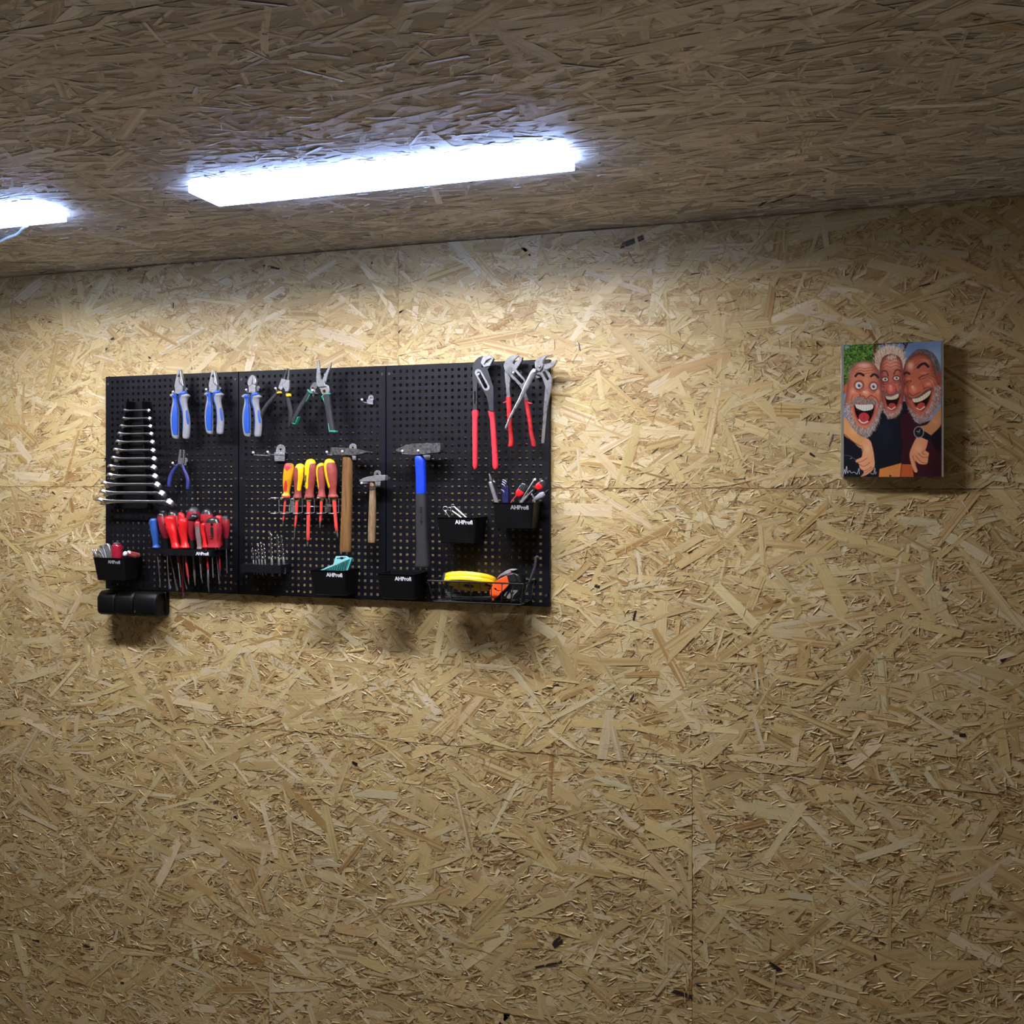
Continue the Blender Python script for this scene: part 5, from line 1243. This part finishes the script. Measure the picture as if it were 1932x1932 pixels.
    # thighs at the foot of the picture
    poly([(610, 1605), (860, 1535), (845, 1700), (600, 1700)], (196, 124, 62)); poly([(862, 1548), (980, 1552), (1000, 1700), (845, 1700)], (176, 82, 46)); ell(733, 1682, 14, 9, (34, 22, 26))
    line([(862, 1545), (848, 1690)], 10, (90, 44, 30))
    # ------ middle man
    hm = pmask([(556, 420), (560, 320), (600, 240), (680, 200), (760, 195), (840, 220), (885, 290), (892, 380), (880, 460), (600, 470)])
    mixin(hm, (196, 172, 150)); hair(hm, 420, (240, 226, 208), (150, 118, 92), 48, lambda x, y: -90 + (x - 725) * .22, w=5, a=.7, spread=12)
    fm = pmask([(612, 430), (640, 340), (690, 300), (760, 292), (830, 320), (868, 400), (880, 560), (886, 760), (860, 900), (820, 985), (750, 1028), (690, 1000), (640, 900), (622, 700), (615, 560)])
    mixin(fm, (186, 108, 88)); rounded(fm, (84, 34, 36)); glow(750, 400, 90, 70, (222, 158, 128), a=.7); glow(640, 640, 50, 160, (128, 56, 56), a=.55); glow(860, 620, 40, 150, (140, 62, 58), a=.5)
    hair(pmask([(690, 300), (760, 292), (800, 300), (790, 330), (720, 335)]), 50, (232, 212, 190), (176, 140, 112), 40, lambda x, y: 95, w=5, a=.8)
    for y in (352, 392, 428): line([(650, y + 22), (690, y - 6), (730, y + 14), (760, y + 2), (800, y - 8), (848, y + 20)], 6, (150, 78, 66), .8); line([(660, y + 36), (700, y + 12), (730, y + 28), (800, y + 8), (840, y + 30)], 8, (220, 154, 124), .5)
    line([(634, 500), (655, 482), (690, 490), (708, 540)], 16, (92, 52, 46)); line([(775, 520), (795, 476), (830, 470), (850, 490)], 16, (92, 52, 46))
    for cx, cy in ((674, 580), (803, 566)): ell(cx, cy, 46, 36, (112, 54, 48)); ell(cx, cy, 32, 21, (206, 200, 188)); ell(cx + 2, cy, 13, 14, (92, 112, 96)); ell(cx + 2, cy, 6, 7, (20, 18, 18))
    ell(742, 680, 62, 74, (186, 88, 74), soft=.35); glow(738, 690, 34, 40, (232, 156, 132), a=.8); line([(690, 700), (700, 742), (740, 752), (790, 735), (800, 690)], 8, (110, 44, 42)); glow(705, 715, 22, 18, (196, 84, 72), a=.6)
    line([(648, 600), (660, 680), (650, 740)], 7, (120, 50, 46)); line([(850, 590), (835, 660), (862, 730)], 7, (120, 50, 46))
    for cx, cy, w_ in ((674, 622, 40), (803, 606, 40)): line([(cx - w_, cy), (cx, cy + 16), (cx + w_, cy - 4)], 7, (118, 50, 46), .8); line([(cx - w_, cy + 16), (cx, cy + 32), (cx + w_, cy + 10)], 6, (214, 140, 118), .5)
    line([(690, 720), (655, 750), (640, 800)], 9, (112, 46, 42), .8); line([(800, 715), (845, 730), (862, 790)], 9, (112, 46, 42), .8); glow(735, 655, 18, 14, (250, 206, 188), a=.8); glow(650, 690, 18, 24, (212, 128, 108), a=.6); glow(842, 670, 16, 28, (214, 130, 110), a=.6)
    poly([(632, 735), (680, 735), (745, 762), (810, 720), (850, 700), (845, 740), (780, 770), (700, 775), (640, 765)], (120, 92, 84), 10)
    poly([(664, 772), (740, 790), (842, 745), (842, 800), (812, 895), (765, 938), (718, 925), (684, 860)], (146, 52, 48)); poly([(676, 780), (742, 798), (834, 752), (832, 800), (800, 885), (760, 920), (722, 905), (692, 850)], (26, 10, 12))
    poly([(680, 772), (745, 776), (824, 745), (818, 790), (760, 812), (695, 806)], (214, 200, 170)); [line([(x, 770), (x + 2, 810)], 3, (150, 130, 104)) for x in (705, 728, 752, 776, 800)]
    ell(755, 880, 42, 32, (176, 62, 60)); line([(708, 900), (745, 922), (790, 895)], 12, (226, 212, 186))
    bm = pmask([(640, 900), (690, 930), (745, 965), (800, 940), (850, 860), (860, 900), (820, 985), (750, 1028), (690, 1000)])
    mixin(bm * .55, (176, 138, 122)); hair(bm, 260, (220, 205, 196), (110, 76, 68), 20, lambda x, y: 90 + (740 - x) * .3, w=3.5, a=.6)
    # ------ right man
    hr = pmask([(900, 390), (950, 310), (1030, 240), (1110, 230), (1200, 265), (1260, 340), (1290, 440), (1290, 510), (1230, 520), (1190, 380), (1090, 280), (990, 310)])
    mixin(hr, (84, 76, 74)); hair(hr, 320, (150, 144, 140), (40, 36, 38), 34, lambda x, y: 20 + (x - 950) * .2, w=4, a=.7, spread=14)
    poly([(1255, 540), (1300, 480), (1306, 640), (1270, 660)], (150, 66, 54))
    fr = pmask([(878, 480), (905, 390), (980, 310), (1080, 272), (1170, 320), (1225, 430), (1262, 560), (1296, 660), (1298, 800), (1240, 920), (1160, 1030), (1080, 1078), (1020, 1040), (960, 960), (915, 860), (888, 740), (885, 600)])
    mixin(fr, (180, 98, 74)); rounded(fr, (86, 36, 32)); glow(960, 420, 50, 60, (226, 190, 170), a=.75); glow(1130, 380, 70, 50, (214, 150, 120), a=.6); glow(920, 700, 36, 130, (150, 62, 50), a=.6); glow(1200, 600, 50, 60, (214, 140, 108), a=.6)
    for k, y in enumerate((330, 370, 410)): line([(1000, y + 60), (1060, y + 10), (1110, y - 2), (1150, y + 20)], 6, (134, 66, 52), .8)
    line([(1046, 440), (1075, 412), (1120, 396), (1160, 430)], 30, (52, 32, 32)); line([(890, 520), (915, 498), (950, 515)], 26, (60, 36, 34))
    line([(1050, 570), (1090, 540), (1150, 520), (1165, 510)], 9, (64, 30, 28)); line([(1060, 580), (1110, 568), (1160, 540)], 7, (128, 60, 50)); glow(1110, 505, 50, 22, (212, 136, 106), a=.7)
    line([(895, 632), (930, 602), (972, 596)], 9, (64, 30, 28)); line([(905, 620), (940, 622), (975, 606)], 6, (128, 60, 50)); glow(935, 570, 34, 20, (206, 128, 100), a=.7)
    for q in ((1170, 560, 1235, 640), (1160, 590, 1215, 680), (1175, 530, 1245, 580)): line([(q[0], q[1]), ((q[0] + q[2]) / 2 + 10, (q[1] + q[3]) / 2 - 12), (q[2], q[3])], 5, (128, 62, 50))
    poly([(985, 580), (1040, 560), (1080, 640), (1105, 700), (1060, 735), (1000, 745), (950, 740), (945, 690)], (190, 100, 76), 14); glow(1000, 690, 36, 40, (230, 156, 126), a=.75); line([(950, 730), (985, 765), (1050, 735), (1075, 720)], 8, (108, 44, 38)); line([(1100, 640), (1125, 690)], 7, (128, 60, 48))
    line([(948, 740), (915, 790), (920, 860)], 9, (112, 48, 40), .8); line([(1100, 690), (1160, 668), (1215, 690), (1225, 760)], 10, (112, 48, 40), .8); glow(985, 665, 18, 16, (252, 210, 190), a=.8); glow(1160, 630, 40, 24, (232, 160, 128), -25, .7); glow(905, 700, 20, 40, (212, 132, 104), a=.6)
    for k in range(3): line([(1180 + 8 * k, 480 + 34 * k), (1215 + 6 * k, 470 + 40 * k), (1245, 490 + 44 * k)], 5, (120, 56, 46), .8)
    poly([(930, 770), (985, 790), (1060, 760), (1130, 705), (1190, 680), (1200, 700), (1120, 750), (1050, 790), (980, 815), (940, 800)], (92, 66, 62), 9)
    poly([(972, 808), (1060, 790), (1196, 700), (1194, 770), (1160, 870), (1100, 942), (1050, 935), (1005, 880)], (150, 58, 48)); poly([(985, 815), (1065, 800), (1186, 716), (1180, 780), (1145, 865), (1095, 922), (1055, 915), (1015, 868)], (28, 10, 12))
    poly([(980, 800), (1060, 785), (1180, 705), (1172, 760), (1090, 822), (1005, 842)], (218, 204, 172)); [line([(x, 800 - (x - 1000) * .45), (x + 6, 846 - (x - 1000) * .45)], 3, (150, 130, 100)) for x in (1015, 1042, 1070, 1098, 1126, 1152)]
    ell(1078, 878, 46, 34, (180, 64, 58), -25); line([(1030, 905), (1070, 925), (1120, 890)], 12, (226, 212, 184))
    br_ = pmask([(1296, 660), (1298, 800), (1240, 920), (1160, 1030), (1080, 1078), (1020, 1040), (960, 960), (925, 870), (990, 930), (1060, 975), (1130, 945), (1190, 850), (1215, 740), (1240, 640)])
    mixin(br_ * .5, (150, 126, 116)); hair(br_, 560, (228, 218, 210), (72, 52, 50), 24, lambda x, y: 100 + (1080 - x) * .15, w=3.5, a=.65)
    # ------ left man
    poly([(200, 660), (215, 630), (242, 640), (236, 740), (205, 750)], (186, 82, 66))
    fl = pmask([(236, 640), (250, 540), (300, 440), (370, 385), (440, 370), (520, 390), (580, 450), (612, 540), (630, 700), (640, 820), (625, 960), (580, 1100), (510, 1200), (430, 1238), (340, 1190), (270, 1090), (225, 990), (205, 860), (225, 760)])
    mixin(fl, (196, 120, 92)); rounded(fl, (110, 52, 44)); glow(430, 420, 110, 44, (226, 186, 164), a=.8); glow(270, 500, 40, 90, (168, 134, 122), a=.6); glow(300, 780, 50, 70, (218, 120, 88), a=.6); glow(590, 760, 40, 80, (212, 118, 86), a=.6); glow(452, 600, 50, 90, (216, 150, 104), a=.5)
    for y in (452, 482, 512): line([(330, y + 20), (380, y - 4), (430, y + 6), (470, y), (520, y - 4), (570, y + 24)], 6, (150, 78, 54), .8); line([(340, y + 34), (390, y + 10), (440, y + 20), (520, y + 8)], 7, (226, 164, 126), .5)
    line([(332, 545), (355, 518), (390, 515), (425, 535)], 26, (44, 32, 34)); line([(512, 545), (540, 524), (570, 530), (592, 556)], 26, (44, 32, 34))
    for cx, cy, rx, ry in ((372, 650, 62, 62), (540, 660, 56, 60)): ell(cx, cy, rx, ry, (148, 78, 62)); ell(cx, cy, rx * .66, ry * .62, (214, 214, 212)); ell(cx + 2, cy + 2, 17, 19, (74, 78, 76)); ell(cx + 2, cy + 2, 9, 10, (12, 12, 14)); ell(cx + 8, cy - 5, 4, 4, (240, 240, 240)); line([(cx - rx * .75, cy + ry * .5), (cx, cy + ry * .86), (cx + rx * .75, cy + ry * .5)], 7, (132, 62, 52))
    glow(405, 700, 30, 70, (140, 66, 52), a=.5); glow(500, 700, 26, 70, (140, 66, 52), a=.5); ell(452, 745, 80, 66, (196, 106, 80), soft=.35); glow(455, 735, 44, 44, (240, 182, 148), a=.85); line([(378, 745), (400, 778), (430, 772), (455, 808), (490, 775), (520, 765)], 8, (124, 54, 44)); line([(300, 760), (282, 820), (292, 860)], 8, (146, 70, 52))
    for cx, cy, w_ in ((372, 700, 60), (540, 708, 54)): line([(cx - w_, cy), (cx, cy + 26), (cx + w_, cy - 6)], 8, (150, 78, 62), .7); line([(cx - w_ + 6, cy + 18), (cx, cy + 42), (cx + w_ - 8, cy + 12)], 7, (226, 156, 122), .5)
    line([(392, 770), (340, 800), (290, 850), (272, 930)], 10, (128, 58, 46), .8); line([(515, 765), (570, 795), (598, 850), (604, 930)], 10, (128, 58, 46), .8)
    glow(300, 720, 34, 40, (236, 170, 136), a=.7); glow(590, 720, 26, 40, (232, 160, 128), a=.7); glow(432, 725, 20, 14, (255, 226, 204), a=.8)
    mu = pmask([(275, 850), (310, 800), (390, 775), (450, 810), (500, 790), (560, 815), (588, 865), (540, 870), (440, 860), (350, 862), (290, 880)])
    mixin(mu, (138, 112, 100)); hair(mu, 260, (200, 186, 176), (70, 54, 50), 30, lambda x, y: 90 + (440 - x) * .35, w=4, a=.7)
    poly([(300, 880), (340, 860), (440, 870), (530, 865), (568, 880), (552, 980), (500, 1080), (430, 1108), (365, 1075), (322, 990)], (188, 78, 66)); poly([(316, 880), (350, 870), (440, 880), (530, 874), (552, 890), (532, 985), (490, 1060), (430, 1085), (380, 1060), (335, 980)], (24, 9, 12))
    poly([(328, 866), (430, 872), (530, 868), (526, 920), (440, 942), (390, 930), (340, 905)], (232, 222, 200)); [line([(x, 870), (x + 1, 936)], 3.5, (160, 144, 122)) for x in (352, 374, 400, 428, 456, 482, 506)]
    ell(430, 1015, 62, 56, (178, 60, 62)); line([(430, 985), (430, 1040)], 5, (130, 36, 42)); line([(372, 1040), (400, 1070), (435, 1078), (475, 1060)], 15, (230, 220, 198))
    bl = pmask([(212, 860), (225, 990), (270, 1090), (340, 1190), (430, 1238), (510, 1200), (580, 1100), (625, 960), (638, 830), (600, 900), (560, 1010), (500, 1105), (430, 1135), (350, 1095), (300, 990), (270, 890), (240, 850)])
    mixin(bl * .6, (140, 120, 110)); hair(bl, 760, (232, 226, 220), (72, 58, 54), 26, lambda x, y: 90 + (430 - x) * .2, w=3.8, a=.7)
    # ------ arms and hands
    poly([(190, 1010), (225, 1030), (290, 1130), (380, 1225), (480, 1262), (515, 1330), (400, 1370), (300, 1290), (190, 1200)], (204, 146, 92), 7); line([(200, 1205), (300, 1290), (390, 1345)], 9, (120, 74, 50)); glow(300, 1180, 60, 40, (226, 172, 116), 40, .6)
    poly([(395, 1330), (440, 1265), (490, 1270), (525, 1340), (550, 1480), (548, 1590), (480, 1660), (410, 1692), (392, 1690), (430, 1640), (385, 1600), (370, 1545), (335, 1525), (340, 1500), (400, 1470), (410, 1420)], (214, 150, 110), 6)
    glow(470, 1380, 40, 70, (234, 182, 142), a=.6)
    for pts in ([(340, 1532), (400, 1520), (470, 1480)], [(375, 1550), (430, 1575), (500, 1530)], [(388, 1602), (440, 1625), (520, 1580)], [(398, 1690), (450, 1650), (540, 1590)], [(400, 1335), (420, 1380), (412, 1420)]): line(pts, 6, (134, 74, 56))
    poly([(1310, 870), (1250, 960), (1150, 1090), (1070, 1120), (1040, 1240), (1150, 1260), (1200, 1210), (1310, 1080)], (176, 120, 80), 7); glow(1240, 1060, 60, 60, (198, 142, 98), -45, .6)
    poly([(1030, 1240), (1150, 1250), (1145, 1340), (1130, 1390), (1168, 1420), (1160, 1470), (1145, 1545), (1060, 1545), (1015, 1510), (1040, 1625), (1010, 1640), (975, 1560), (950, 1440), (985, 1330)], (206, 140, 100), 6); glow(1050, 1370, 50, 60, (226, 170, 128), a=.6)
    for pts in ([(1045, 1420), (1100, 1470), (1160, 1465)], [(1020, 1450), (1080, 1520), (1140, 1540)], [(1120, 1390), (1090, 1420), (1130, 1440)], [(985, 1450), (1010, 1530), (1035, 1600)]): line(pts, 6, (128, 70, 52))
    poly([(1085, 1150), (1190, 1215), (1170, 1280), (1080, 1240)], (18, 20, 34), 5); ell(1055, 1182, 58, 68, (150, 150, 152)); ell(1055, 1182, 49, 58, (22, 24, 30)); ell(1055, 1182, 22, 26, (44, 46, 52)); line([(1055, 1182), (1070, 1150)], 4, (210, 210, 206)); line([(1055, 1182), (1030, 1170)], 4, (210, 210, 206))
    # lettering scrawl low on the left shirt
    line([(193, 1660), (205, 1610), (215, 1660), (228, 1575), (238, 1650), (262, 1625), (285, 1650), (318, 1640), (350, 1662), (372, 1600), (378, 1662)], 6, (196, 196, 198)); line([(505, 1650), (540, 1662), (556, 1592), (560, 1660), (575, 1640)], 6, (190, 190, 192))
    line([(200, 1450), (260, 1455), (320, 1490), (345, 1510)], 5, (96, 96, 102)); line([(270, 1490), (290, 1478)], 5, (180, 180, 182))
    I += rng.normal(0, 3.0, (H, W, 1))
    return np.clip(I, 0, 255)

def picture():
    Z = Zoom(1560, 620, 6.038); d = 0.034
    t = thing('picture_frame', 'clear framed caricature print of three laughing bearded men', 'picture', Z.p(740, 1694, 0.0))
    A, B, C, E = Z.p(160, 190, d), Z.p(1334, 134, d), Z.p(160, 1694, d), Z.p(1334, 1690, d)
    x0, x1, z1, z0 = A.x, B.x, (A.z + B.z) / 2, (C.z + E.z) / 2
    fm = mat('pale acrylic', (0.34, 0.30, 0.25), 0.12, vary=0.06, spec=0.6)
    box('acrylic_block', t, fm, (x0, -d, z0), (x1, -0.004, z1), bevel=0.0008)
    W, H = 250, 340
    I = paint_picture(W, H) / 255.0
    lin = np.where(I <= .04045, I / 12.92, ((I + .055) / 1.055) ** 2.4)
    lin = np.clip(lin * PRINT_GAIN, 0, 0.95)
    p0, p1 = Z.p(193, 900, d), Z.p(1303, 900, d); px0, px1 = p0.x, p1.x
    off = base_of(t); pz1, pz0 = z1 - 0.0006, z0 + 0.0006
    xs = np.linspace(px0, px1, W + 1); zs = np.linspace(pz1, pz0, H + 1)
    gx, gz = np.meshgrid(xs, zs); VV = np.stack([gx - off.x, np.full_like(gx, -d - 0.0006 - off.y), gz - off.z], -1).reshape(-1, 3)
    ii = (np.arange(H)[:, None] * (W + 1) + np.arange(W)[None]).ravel()
    loops = np.stack([ii, ii + W + 1, ii + W + 2, ii + 1], 1).astype(np.int32)
    me = bpy.data.meshes.new('print'); me.vertices.add(len(VV)); me.vertices.foreach_set('co', VV.astype(np.float32).ravel())
    me.loops.add(loops.size); me.loops.foreach_set('vertex_index', loops.ravel()); me.polygons.add(len(ii)); me.polygons.foreach_set('loop_start', np.arange(0, loops.size, 4, dtype=np.int32)); me.update(calc_edges=True)
    # colour per grid point, so that it blends between points
    pad = np.pad(lin, ((0, 1), (0, 1), (0, 0)), mode='edge'); col = np.concatenate([pad.reshape(-1, 3), np.ones(((W + 1) * (H + 1), 1))], 1)
    a = me.color_attributes.new('ink', 'FLOAT_COLOR', 'POINT'); a.data.foreach_set('color', col.astype(np.float32).ravel())
    m = bpy.data.materials.new('printed picture'); N, L, b = nodes_of(m)
    at = N.new('ShaderNodeAttribute'); at.attribute_name = 'ink'; L.new(at.outputs['Color'], b.inputs['Base Color']); b.inputs['Roughness'].default_value = 0.35; b.inputs['Specular IOR Level'].default_value = 0.3
    me.materials.append(m)
    o = bpy.data.objects.new('print', me); COL.objects.link(o); o.parent = t; o['label'] = 'printed caricature of three laughing men'
PRINT_GAIN = 1.45
picture()
